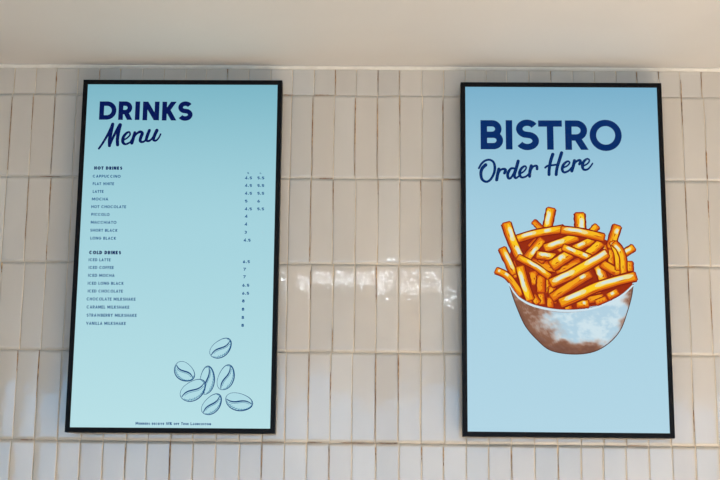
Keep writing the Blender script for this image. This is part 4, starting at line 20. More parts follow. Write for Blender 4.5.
'fries': [([(-111.6,-96.8),(-96.0,-132.2)],19.0,1,[],0.1,0),([(-51.5,-57.9),(-47.0,-101.8)],21.7,1,[],0.35,0),([(-7.9,-41.1),(19.6,-18.9)],21.7,1,[],0.35,0),([(27.2,-40.9),(67.9,-35.1)],19.0,1,[],0.2,0),([(-142.9,-20.0),(-130.0,-61.3)],19.0,1,[],0.2,0),([(68.0,-29.5),(90.0,-18.4)],19.0,-1,[(0.2,0.6)],0.6,0),([(-93.4,21.9),(-74.1,41.5)],19.0,1,[],0.2,0),([(-17.6,14.1),(4.5,33.7)],19.0,1,[],0.3,0),([(149.5,-17.9),(151.0,-56.5)],19.0,1,[],0.2,0),([(127.0,-45.6),(145.2,-67.5)],19.0,1,[],0.2,0),([(66.2,-100.9),(93.2,-95.3)],19.0,1,[],0.2,0),([(3.5,-134.2),(8.5,-147.7)],21.7,1,[],0.2,0),([(-33.5,128.9),(-45.4,75.1)],24.4,1,[(0.15,0.85)],1,1),([(43.2,115.4),(44.3,70.1)],28.5,-1,[(0.25,1.1)],1,1),([(90.0,81.6),(69.0,59.1)],19.0,1,[],0.6,0),([(-82.7,93.0),(-58.6,69.4)],16.3,1,[],0.1,0),([(144.4,81.9),(123.5,20.6)],24.4,-1,[(0.1,0.35)],0.7,1),([(187.3,22.4),(147.2,-4.1)],20.3,1,[(0.15,0.75)],0.8,1),([(175.1,-17.8),(175.1,-42.6)],19.0,1,[],0.5,0),([(-169.5,17.2),(-138.0,-53.1)],21.7,-1,[(0.15,0.85)],0.7,0),([(-186.5,-43.8),(-154.3,-61.4),(-119.9,-110.5)],19.0,-1,[(0.05,0.12),(0.25,0.38)],0.5,1),([(-86.5,-47.2),(-79.0,-80.1)],24.4,1,[],0.3,0),([(-65.0,-58.0),(-65.9,-101.9)],24.4,1,[],0.15,0),([(-35.9,-88.0),(-34.1,-131.7)],21.7,1,[],0.3,0),([(-66.0,-107.4),(-63.8,-134.7)],19.0,1,[],0.4,0),([(-41.9,-118.1),(-41.1,-142.7)],19.0,1,[],0.2,0),([(-87.6,-113.0),(-74.5,-132.0)],19.0,1,[],0.4,0),([(-112.8,-0.4),(-91.4,-19.6)],21.7,1,[],0.5,0),([(-94.1,-19.7),(-24.1,-35.7)],27.1,1,[],0.15,0),([(-24.2,-41.2),(41.3,-18.7)],27.1,1,[],0.2,0),([(-25.3,33.5),(-67.0,-19.5)],19.0,1,[],0.3,0),([(-102.1,-7.3),(-60.5,42.9)],23.1,1,[(0.2,0.62)],0.6,0),([(126.1,15.1),(124.8,-29.1)],17.6,1,[],0.45,0),([(104.7,26.0),(111.9,-7.2)],19.0,1,[(0.1,0.62)],0.8,0),([(89.7,-29.4),(104.7,-70.5)],27.1,1,[(0.15,0.75)],0.55,1),([(100.6,-23.8),(145.7,-51.0)],24.4,-1,[],0.4,0),([(25.9,17.2),(78.0,42.5)],21.7,-1,[(0.2,0.6)],0.7,0),([(57.9,-2.0),(99.5,34.3)],24.4,-1,[],0.8,1),([(129.5,37.3),(142.0,4.1),(144.7,-40.0)],17.6,1,[(0.02,0.15)],0.75,0),([(134.8,34.5),(155.5,4.2),(157.8,-53.7)],19.0,1,[(0.05,0.3)],0.7,0),([(-52.8,18.0),(-11.8,33.5),(34.8,50.5)],24.4,-1,[(0.1,0.62)],0.8,1),([(-74.8,-0.2),(-26.2,-6.7)],23.1,-1,[(0.1,0.75)],0.8,1),([(-34.8,-30.3),(14.7,3.2)],31.2,-1,[(0.4,0.75)],0.7,1),([(-3.9,21.1),(68.6,-8.8)],20.3,-1,[(0.1,0.45),(0.7,0.9)],0.9,0),([(-36.5,-118.1),(12.7,-84.9),(67.4,-51.6)],24.4,-1,[(0.75,0.9)],0.4,1),([(-135.3,41.0),(-73.8,59.6),(-0.0,72.6)],21.7,-1,[(0.15,0.45),(0.6,0.75)],0.8,1),([(-6.9,68.9),(43.3,63.1),(106.7,48.3)],23.1,-1,[(0.05,0.62)],0.65,1),([(-156.9,86.9),(-144.7,46.5),(-123.7,-3.3)],25.8,-1,[(0.12,0.55),(0.7,1.1)],0.9,1),([(-126.5,-7.4),(-83.5,-30.6),(-42.1,-60.6)],19.0,-1,[(0.25,0.85)],0.8,0),([(-121.4,-33.7),(-111.3,-74.9),(-95.9,-124.0)],24.4,1,[(0.12,0.75)],1,1),([(-38.4,-78.4),(32.5,-43.6),(113.6,5.3)],27.1,-1,[(0.03,0.42),(0.6,1.1)],0.9,1),([(60.2,-124.2),(100.7,-115.7)],20.3,-1,[],0.3,0),([(30.3,-135.3),(59.9,-133.7)],21.7,-1,[(0.5,0.8)],0.5,0),([(114.2,-114.2),(140.2,-100.4)],20.3,-1,[(0.3,0.7)],0.4,0),([(81.5,-130.9),(108.7,-119.7)],16.3,-1,[],0.2,0),([(-14.0,-132.9),(39.0,-109.3),(93.5,-84.3),(188.7,-57.6)],27.1,-1,[(0.06,0.36),(0.48,0.98)],0.95,1)],
'pile': [(-151.8,-77.9),(-159.2,-20.1),(-142.4,18.8),(-125.7,41.1),(-65.7,52.6),(2.6,67.0),(65.1,67.5),(100.1,53.8),(113.3,42.7),(150.9,29.1),(160.6,-6.8),(167.7,-39.9),(183.0,-67.2),(176.7,-94.7),(146.6,-111.3),(92.1,-136.2),(16.5,-150.4),(-56.0,-148.2),(-117.4,-124.2)],
'rim': [(-152.6,-75.7),(-137.0,-101.6),(-119.0,-120.1),(-82.7,-137.5),(-21.0,-149.0),(42.7,-147.5),(94.8,-135.1),(148.0,-108.5),(182.6,-78.2)],
'outer': [(-152.6,-75.7),(-145.4,-105.2),(-132.5,-143.4),(-110.5,-194.0),(-79.0,-232.3),(-43.4,-260.3),(13.7,-270.0),(69.9,-263.4),(113.3,-238.9),(145.1,-202.5),(165.2,-152.0),(177.5,-111.0),(182.6,-78.2)],
'worn_joints': [(-0.1343,1.2321,1.1516,0.0016),(-0.0163,1.2358,1.1612,0.0011),(0.0463,1.2272,1.1676,0.0008),(-0.1954,1.1423,0.9139,0.0015),(-0.0747,1.1431,0.9147,0.0019),(-0.0135,1.1434,0.9123,0.0013),(0.0425,1.1438,1.0612,0.0016),(0.1653,1.1386,0.9164,0.0014),(-0.1322,0.9027,0.8108,0.0013),(-0.0193,0.9036,0.8604,0.0009),(0.0422,0.8982,0.8752,0.0008),(0.1036,0.9044,0.8584,0.0011),(0.1649,0.8991,0.7052,0.001),(-0.1941,0.9023,0.7024,0.0009),(-0.1949,0.7165,0.6685,0.0013),(0.173,0.7053,0.6715,0.0015),(-0.0129,0.6616,0.5638,0.0019),(-0.1905,0.6461,0.5623,0.0013),(0.1152,0.4545,0.4244,0.001),(-0.1257,0.365,0.2892,0.0015),(-0.0036,0.4178,0.1834,0.001),(-0.0077,0.1647,0.1303,0.0015),(0.1142,0.1659,0.1315,0.0015),(0.1771,0.1666,0.1163,0.0017),(-0.1254,0.1662,0.0764,0.0009),(-0.9036,1.2156,1.1499,0.0016),(-0.9033,1.1409,0.9147,0.0008),(-0.9668,1.1405,1.0429,0.0009),(-0.9156,0.903,0.7964,0.0016),(-0.9668,0.9026,0.7247,0.001),(-1.0258,1.1402,0.9255,0.0009),(-0.9006,0.711,0.6685,0.001),(-0.9816,0.4173,0.3571,0.0014),(-0.9219,0.4178,0.2871,0.0016),(0.8225,1.1397,1.0926,0.0013),(0.8768,1.2023,1.0695,0.0014),(0.9326,1.2294,1.1493,0.0011),(0.8094,1.2257,1.2078,0.001),(0.7527,1.2253,1.2015,0.0014),(0.8846,0.9967,0.9128,0.0019),(0.8917,0.8527,0.8014,0.0017),(0.8229,0.9038,0.7668,0.001),(0.9064,0.5771,0.4889,0.0014),(0.8386,0.66,0.5488,0.0011),(0.8615,0.2718,0.2132,0.001),(-0.7932,1.2223,1.1923,0.0008),(-0.5604,0.1592,0.0851,0.0009),(-0.3131,0.1643,0.0797,0.0011),(-0.6791,0.158,0.097,0.0008),(0.5064,1.2299,1.2001,0.0008),(0.3666,0.1605,0.0867,0.0008)],
'worn_rows': [(-0.2801,-0.2517,1.1507,0.0008),(-0.1736,-0.1344,0.9053,0.0008),(-0.9678,-0.9326,0.1711,0.0008),(0.8357,0.8823,0.6684,0.0008),(-0.102,-0.008,0.1744,0.0008),(0.0001,0.0484,0.1754,0.0008),(0.206,0.2281,0.6689,0.0008),(-0.9589,-0.9025,0.9143,0.0008),(-0.3144,-0.2606,0.1723,0.0008)],
}

# ------------------------------------------------------------------ helpers
def lin(c):
    return tuple((v/255/12.92 if v/255 <= .04045 else ((v/255+.055)/1.055)**2.4) for v in c)

def mat(name):
    m = bpy.data.materials.new(name); m.use_nodes = True
    nt = m.node_tree; nt.nodes.clear()
    out = nt.nodes.new('ShaderNodeOutputMaterial'); b = nt.nodes.new('ShaderNodeBsdfPrincipled')
    nt.links.new(b.outputs[0], out.inputs[0])
    return m, nt, b

def nd(nt, kind, **kw):
    n = nt.nodes.new(kind)
    for k, v in kw.items(): setattr(n, k, v)
    return n

def obj(name, me, m, parent=None):
    o = bpy.data.objects.new(name, me); COL.objects.link(o)
    if m: me.materials.append(m)
    if parent: o.parent = parent
    return o

def mesh(name, vs, fs, smooth=False):
    me = bpy.data.meshes.new(name); me.from_pydata(vs, [], fs); me.update()
    if smooth: me.polygons.foreach_set('use_smooth', [True]*len(me.polygons))
    return me

def bm_mesh(name, bm, smooth=False):
    me = bpy.data.meshes.new(name); bm.to_mesh(me); bm.free()
    if smooth: me.polygons.foreach_set('use_smooth', [True]*len(me.polygons))
    return me

def add_box(bm, lo, hi, bev=0):
    r = bmesh.ops.create_cube(bm, size=1)
    vs = r['verts']
    for v in vs:
        v.co = Vector([lo[i] + (v.co[i]+.5)*(hi[i]-lo[i]) for i in range(3)])
    if bev:
        es = list({e for v in vs for e in v.link_edges})
        bmesh.ops.bevel(bm, geom=es, offset=bev, segments=2, affect='EDGES', profile=.6)

def struct(o): o['kind'] = 'structure'; return o

# ------------------------------------------------------------------ materials
def noise_mix(nt, scale, c1, c2, detail=4, lo=.4, hi=.65, coord='Object', stretch=(1, 1, 1)):
    tc = nd(nt, 'ShaderNodeTexCoord'); mp = nd(nt, 'ShaderNodeMapping'); mp.inputs['Scale'].default_value = stretch
    nz = nd(nt, 'ShaderNodeTexNoise'); nz.inputs['Scale'].default_value = scale; nz.inputs['Detail'].default_value = detail
    rp = nd(nt, 'ShaderNodeValToRGB')
    rp.color_ramp.elements[0].position = lo; rp.color_ramp.elements[1].position = hi
    rp.color_ramp.elements[0].color = (*c1, 1); rp.color_ramp.elements[1].color = (*c2, 1)
    nt.links.new(tc.outputs[coord], mp.inputs[0]); nt.links.new(mp.outputs[0], nz.inputs['Vector'])
    nt.links.new(nz.outputs['Fac'], rp.inputs[0])
    return nz, rp

def plain(name, c, rough=.5, c2=None, scale=6, metal=0, bump=0, bscale=60):
    m, nt, b = mat(name)
    b.inputs['Roughness'].default_value = rough; b.inputs['Metallic'].default_value = metal
    nz, rp = noise_mix(nt, scale, lin(c), lin(c2 or c))
    nt.links.new(rp.outputs[0], b.inputs['Base Color'])
    if bump:
        nb = nd(nt, 'ShaderNodeTexNoise'); nb.inputs['Scale'].default_value = bscale
        tc = nd(nt, 'ShaderNodeTexCoord'); nt.links.new(tc.outputs['Object'], nb.inputs['Vector'])
        bp = nd(nt, 'ShaderNodeBump'); bp.inputs['Strength'].default_value = bump; bp.inputs['Distance'].default_value = .002
        nt.links.new(nb.outputs['Fac'], bp.inputs['Height']); nt.links.new(bp.outputs[0], b.inputs['Normal'])
    return m

M_ceil = plain('painted_plaster', (211, 207, 201), .75, (215, 211, 205), 2, bump=.15, bscale=25)
M_bead = plain('cream_sealant', (226, 219, 204), .5, (218, 210, 194), 30)
M_side = plain('painted_side_wall', (205, 192, 176), .8, (210, 198, 182), 2)
M_floor = plain('pale_floor', (196, 188, 178), .6, (206, 199, 190), 5)
M_black = plain('black_satin_metal', (9, 6, 6), .45, (13, 9, 8), 20)
M_black.node_tree.nodes['Principled BSDF'].inputs['Specular IOR Level'].default_value = .12
M_steel = plain('dark_steel', (70, 70, 72), .4, (60, 60, 62), 20, metal=.8)

# glazed handmade tile: colour per tile in an attribute, fine ripples in the glaze
M_tile, nt, b = mat('glazed_tile')
at = nd(nt, 'ShaderNodeAttribute', attribute_name='tint')
nz, rp = noise_mix(nt, 11, (.95, .945, .94), (1, 1, 1), 5, .3, .6, stretch=(1, 1, .35))
mx = nd(nt, 'ShaderNodeMix', data_type='RGBA', blend_type='MULTIPLY'); mx.inputs[0].default_value = 1
nt.links.new(at.outputs['Color'], mx.inputs[6]); nt.links.new(rp.outputs[0], mx.inputs[7])
nt.links.new(mx.outputs[2], b.inputs['Base Color'])
b.inputs['Roughness'].default_value = .4; b.inputs['IOR'].default_value = 1.5; b.inputs['Specular IOR Level'].default_value = .3
b.inputs['Coat Weight'].default_value = .9; b.inputs['Coat Roughness'].default_value = .02
tc = nd(nt, 'ShaderNodeTexCoord'); mp = nd(nt, 'ShaderNodeMapping'); mp.inputs['Scale'].default_value = (1, 1, .5)
n1 = nd(nt, 'ShaderNodeTexNoise'); n1.inputs['Scale'].default_value = 95; n1.inputs['Detail'].default_value = 2
n2 = nd(nt, 'ShaderNodeTexNoise'); n2.inputs['Scale'].default_value = 24; n2.inputs['Detail'].default_value = 1
nt.links.new(tc.outputs['Object'], mp.inputs[0]); nt.links.new(mp.outputs[0], n1.inputs['Vector']); nt.links.new(mp.outputs[0], n2.inputs['Vector'])
b1 = nd(nt, 'ShaderNodeBump'); b1.inputs['Strength'].default_value = 1; b1.inputs['Distance'].default_value = .00024
b2 = nd(nt, 'ShaderNodeBump'); b2.inputs['Strength'].default_value = 1; b2.inputs['Distance'].default_value = .0004
nt.links.new(n1.outputs['Fac'], b1.inputs['Height']); nt.links.new(n2.outputs['Fac'], b2.inputs['Height'])
nt.links.new(b2.outputs[0], b1.inputs['Normal']); nt.links.new(b2.outputs[0], b.inputs['Normal']); nt.links.new(b1.outputs[0], b.inputs['Coat Normal'])

M_grout = plain('tan_grout', (224, 206, 178), .9, (196, 168, 130), 14)
M_stain = plain('brown_raw_clay', (144, 98, 56), .9, (204, 166, 118), 60)

# what the screens show: colour comes with the drawing, the panel glows with it
def glow_mat(name, strength=1.0):
    m, nt, b = mat(name)
    at = nd(nt, 'ShaderNodeAttribute', attribute_name='ink')
    b.inputs['Base Color'].default_value = (.003, .003, .004, 1); b.inputs['Roughness'].default_value = .5
    b.inputs['Specular IOR Level'].default_value = .03
    nt.links.new(at.outputs['Color'], b.inputs['Emission Color']); b.inputs['Emission Strength'].default_value = strength
    return m
M_ink = glow_mat('screen_picture')

# ------------------------------------------------------------------ drawing shapes on a screen (x right, z up, mm; y = -layer)
class Art:
    def __init__(s): s.v = []; s.f = []; s.c = []
    def poly(s, pts, col, lay=0.0, cols=None):
        n = len(s.v)
        for i, p in enumerate(pts):
            s.v.append((p[0]/1000, -lay/1000, p[1]/1000)); s.c.append(cols[i] if cols else col)
        s.f.append(tuple(range(n, n+len(pts))))
    def strip(s, A, B, col, lay=0.0, closed=False, ca=None, cb=None):
        n = len(s.v); k = len(A)
        for i in range(k):
            s.v.append((A[i][0]/1000, -lay/1000, A[i][1]/1000)); s.v.append((B[i][0]/1000, -lay/1000, B[i][1]/1000))
            s.c.append(ca or col); s.c.append(cb or col)
        for i in range(k if closed else k-1):
            j = (i+1) % k
            s.f.append((n+2*i, n+2*j, n+2*j+1, n+2*i+1))
    def ribbon(s, pts, w, col, lay=0.0, closed=False, mitre=True):
        """pts (x, z); w number or one width per point"""
        k = len(pts); A = []; B = []
        for i in range(k):
            p = pts[i]; ww = (w[i] if isinstance(w, (list, tuple)) else w)/2
            a = pts[i-1] if (i > 0 or closed) else None
            c = pts[(i+1) % k] if (i < k-1 or closed) else None
            ds = []
            if a is not None: ds.append(unit(p[0]-a[0], p[1]-a[1]))
            if c is not None: ds.append(unit(c[0]-p[0], c[1]-p[1]))
            d = unit(sum(q[0] for q in ds), sum(q[1] for q in ds)); n_ = (-d[1], d[0])
            m = 1.0
            if len(ds) == 2:
                cs = n_[0]*-ds[0][1] + n_[1]*ds[0][0]
                m = 1/max(cs, .4)
            A.append((p[0]+n_[0]*ww*m, p[1]+n_[1]*ww*m)); B.append((p[0]-n_[0]*ww*m, p[1]-n_[1]*ww*m))
        s.strip(A, B, col, lay, closed)
    def dot(s, p, r, col, lay=0.0):
        s.poly([(p[0]+r*math.cos(2*PI*i/14), p[1]+r*math.sin(2*PI*i/14)) for i in range(14)], col, lay)
    def brush(s, st, col, lay=0.0, sub=8):
        pts = smooth3(st, sub)
        s.ribbon([(p[0], p[1]) for p in pts], [p[2] for p in pts], col, lay)
        s.dot(pts[0], pts[0][2]/2, col, lay+.01); s.dot(pts[-1], pts[-1][2]/2, col, lay+.01)
    def build(s, name, m, parent, y=0):
        me = mesh(name, s.v, s.f)
        bm = bmesh.new(); bm.from_mesh(me)
        for f in bm.faces:                       # every face looks out of the screen
            f.normal_update()
            if f.normal.y > 0: f.normal_flip()
        bm.to_mesh(me); bm.free()
        a = me.color_attributes.new('ink', 'FLOAT_COLOR', 'POINT')
        for i, c in enumerate(s.c): a.data[i].color = (*lin(c), 1)
        o = obj(name, me, m, parent); o.location = (0, y, 0)
        return o

def unit(x, y):
    l = math.hypot(x, y) or 1e-9
    return (x/l, y/l)

def smooth3(P, sub=8):
    if len(P) < 3: return [tuple(P[0][j]+(P[1][j]-P[0][j])*t/sub for j in range(len(P[0]))) for t in range(sub+1)]
    out = []
    for i in range(len(P)-1):
        p0 = P[max(i-1, 0)]; p1 = P[i]; p2 = P[i+1]; p3 = P[min(i+2, len(P)-1)]
        for k in range(sub):
            t = k/sub
            out.append(tuple(.5*((2*b)+(-a+c)*t+(2*a-5*b+4*c-d)*t*t+(-a+3*b-3*c+d)*t**3) for a, b, c, d in zip(p0, p1, p2, p3)))
    out.append(tuple(P[-1]))
    return out

def arc(cx, cy, rx, ry, a0, a1, n=14):
    return [(cx+rx*math.cos(math.radians(a0+(a1-a0)*i/n)), cy+ry*math.sin(math.radians(a0+(a1-a0)*i/n))) for i in range(n+1)]

# geometric sans capitals: centre lines for cap height H, width W, stroke t -> list of (points, closed)
def glyph(ch, W, H, t):
    h = t/2; L, R, T, B = h, W-h, H-h, h; my = H/2; cx = W/2
    if ch == 'I' or ch == '1': return [([(cx, 0), (cx, H)], 0)]
    if ch == 'L': return [([(L, H), (L, B), (W, B)], 0)]
    if ch == 'T': return [([(0, T), (W, T)], 0), ([(cx, T), (cx, 0)], 0)]
    if ch == 'H': return [([(L, 0), (L, H)], 0), ([(R, 0), (R, H)], 0), ([(L, my), (R, my)], 0)]
    if ch == 'E': return [([(W, T), (L, T), (L, B), (W, B)], 0), ([(L, my), (W*.9, my)], 0)]
    if ch == 'F': return [([(W, T), (L, T), (L, 0)], 0), ([(L, my), (W*.9, my)], 0)]
    if ch == 'N': return [([(L, 0), (L, H)], 0), ([(R, 0), (R, H)], 0), ([(L, H), (R, 0)], 0)]
    if ch == 'M': return [([(L, 0), (L, H)], 0), ([(R, 0), (R, H)], 0), ([(L, H-h*.3), (cx, H*.28), (R, H-h*.3)], 0)]
    if ch == 'W': return [([(L, H), (W*.28, h), (cx, H*.8), (W*.72, h), (R, H)], 0)]
    if ch == 'V': return [([(L, H), (cx, h), (R, H)], 0)]
    if ch == 'A': return [([(L, 0), (cx, H-h), (R, 0)], 0), ([(W*.22, H*.3), (W*.78, H*.3)], 0)]
    if ch == 'Y': return [([(L, H), (cx, my)], 0), ([(R, H), (cx, my)], 0), ([(cx, my+h*.5), (cx, 0)], 0)]
    if ch == 'K': return [([(L, 0), (L, H)], 0), ([(L+h*.6, H*.40), (R-h*.6, H)], 0), ([(L+W*.22, H*.56), (R-h*.4, 0)], 0)]
    if ch in 'O0': return [(arc(cx, my, W/2-h, H/2-h, 0, 360, 40)[:-1], 1)]
    if ch == 'C': return [(arc(cx, my, W/2-h, H/2-h, 45, 315, 28), 0)]
    if ch == 'G': return [(arc(cx, my, W/2-h, H/2-h, 45, 345, 28)+[(R, my), (cx, my)], 0)]
    if ch == 'U': return [([(L, H)]+arc(cx, W/2, W/2-h, W/2-h, 180, 360, 16)+[(R, H)], 0)]
    if ch == 'D':
        r = H/2-h; k = min(r, W-t)
        return [([(L, B), (L, T)]+arc(R-k, my, k, r, 90, -90, 24), 1)]
    if ch in 'PRB':
        lo = H*(.42 if ch != 'B' else .5); ry = (T-lo)/2; k = min(ry*1.05, W*.5)
        top = R - (W*.06 if ch != 'P' else 0)
        o = [([(L, lo), (L, T)]+arc(top-k, lo+ry, k, ry, 90, -90, 18), 1)]
        if ch != 'B': o.append(([(L, 0), (L, lo+h)], 0))
        if ch == 'R': o.append(([(W*.50, lo), (R-h*.25, 0)], 0))
        if ch == 'B':
            ry2 = (lo-B)/2; k2 = min(ry2*1.05, W*.5)
            o.append(([(L, B), (L, lo)]+arc(R-k2, B+ry2, k2, ry2, 90, -90, 18), 1))
        return o
    if ch == 'S':
        ry = (H-t)/4; rx = W/2-h
        return [(arc(cx, T-ry, rx*.94, ry, 28, 250, 20)+arc(cx, B+ry, rx, ry, 70, -152, 20), 0)]
    if ch == '2': return [(arc(cx, T-H*.25, W/2-h, H*.25, 160, -30, 12)+[(L, B), (W, B)], 0)]
    if ch == '3': return [(arc(cx, H*.73-h*.5, W/2-h, H*.27-h*.5, 150, -85, 12), 0), (arc(cx, H*.27+h*.5, W/2-h, H*.27-h*.5, 85, -150, 12), 0)]
    if ch == '4': return [([(W*.7, 0), (W*.7, H), (L, H*.3), (W, H*.3)], 0)]
    if ch == '5': return [([(W*.9, T), (L+W*.05, T), (L, H*.55)]+arc(cx, H*.33, W/2-h, H*.33-h, 120, -145, 14), 0)]
    if ch == '6': return [(arc(cx, H*.32, W/2-h, H*.32-h, 0, 360, 20)[:-1], 1), ([(L+W*.02, H*.4), (W*.62, H)], 0)]
    if ch == '7': return [([(0, T), (R, T), (W*.3, 0)], 0)]
    if ch == '8': return [(arc(cx, H*.73, W/2-h-W*.04, H*.27-h, 0, 360, 18)[:-1], 1), (arc(cx, H*.27, W/2-h, H*.27-h*.6, 0, 360, 18)[:-1], 1)]
    if ch == '.': return [([(cx-t*.6, h*1.2), (cx+t*.6, h*1.2)], 0)]
    if ch == '%': return [([(L, 0), (R, H)], 0), (arc(W*.25, H*.75, W*.18, H*.18, 0, 360, 10)[:-1], 1), (arc(W*.75, H*.25, W*.18, H*.18, 0, 360, 10)[:-1], 1)]
    return []

WID = {'I': .22, '.': .2, ' ': .34, 'L': .52, 'E': .56, 'F': .54, 'T': .6, 'S': .62, 'R': .66, 'P': .62, 'B': .66, 'O': .92, 'C': .84,
       'G': .88, 'D': .76, 'M': .9, 'W': 1.1, 'N': .76, 'H': .74, 'K': .7, 'A': .78, 'V': .76, 'Y': .7, 'U': .7, '%': .8, '1': .25}

def put_glyph(art, ch, o, ex, ez, W, H, t, col, lay):
    for k, (pts, closed) in enumerate(glyph(ch, W, H, t)):
        if len(pts) == 2 and not closed and abs(pts[0][0]-pts[1][0]) > 1e-6 and abs(pts[0][1]-pts[1][1]) > 1e-6:
            # slanting stroke: run it past the cap or base line and cut it off level
            (xa, ya), (xb, yb) = pts; d = unit(xb-xa, yb-ya); h = t/2
            if ya <= 0 or ya >= H: xa -= d[0]*t; ya -= d[1]*t
            if yb <= 0 or yb >= H: xb += d[0]*t; yb += d[1]*t
            P = [(xa-d[1]*h, ya+d[0]*h), (xb-d[1]*h, yb+d[0]*h), (xb+d[1]*h, yb-d[0]*h), (xa+d[1]*h, ya-d[0]*h)]
            for ax, lim, sg in ((1, 0, 1), (1, H, -1), (0, 0, 1), (0, W*1.02, -1)):
                Q = []
                for i in range(len(P)):
                    p, q = P[i-1], P[i]; ip = (p[ax]-lim)*sg >= 0; iq = (q[ax]-lim)*sg >= 0
                    if ip != iq:
                        u_ = (lim-p[ax])/(q[ax]-p[ax]); Q.append((p[0]+(q[0]-p[0])*u_, p[1]+(q[1]-p[1])*u_))
                    if iq: Q.append(q)
                P = Q
            if len(P) > 2: art.poly([(o[0]+ex[0]*x+ez[0]*y, o[1]+ex[1]*x+ez[1]*y) for x, y in P], col, lay+.012*k)
            continue
        art.ribbon([(o[0]+ex[0]*x+ez[0]*y, o[1]+ex[1]*x+ez[1]*y) for x, y in pts], t, col, lay+.012*k, bool(closed))

def put_row(art, text, a, b, h, t, col, lay=0.0):
    """one line of small type from a to b along its base line"""
    ws = []
    for ch in text:
        up = ch.upper(); hh = 1 if (ch == up) else .76
        ws.append((up, WID.get(up, .58)*hh, hh))
    gap = .16; tot = sum(w for _, w, _ in ws)+gap*(len(ws)-1)
    L = math.hypot(b[0]-a[0], b[1]-a[1]); ex = unit(b[0]-a[0], b[1]-a[1]); ez = (-ex[1], ex[0]); k = L/tot
    x = 0
    for up, w, hh in ws:
        if up != ' ': put_glyph(art, up, (a[0]+ex[0]*x, a[1]+ex[1]*x), ex, ez, w*k, h*hh, t, col, lay)
        x += (w+gap)*k

# ------------------------------------------------------------------ the place
CAMZ = 1.55; DIST = 3.52924; CEIL = CAMZ + 1.2345
XL, XR, YF = -3.0, 3.2, -6.2

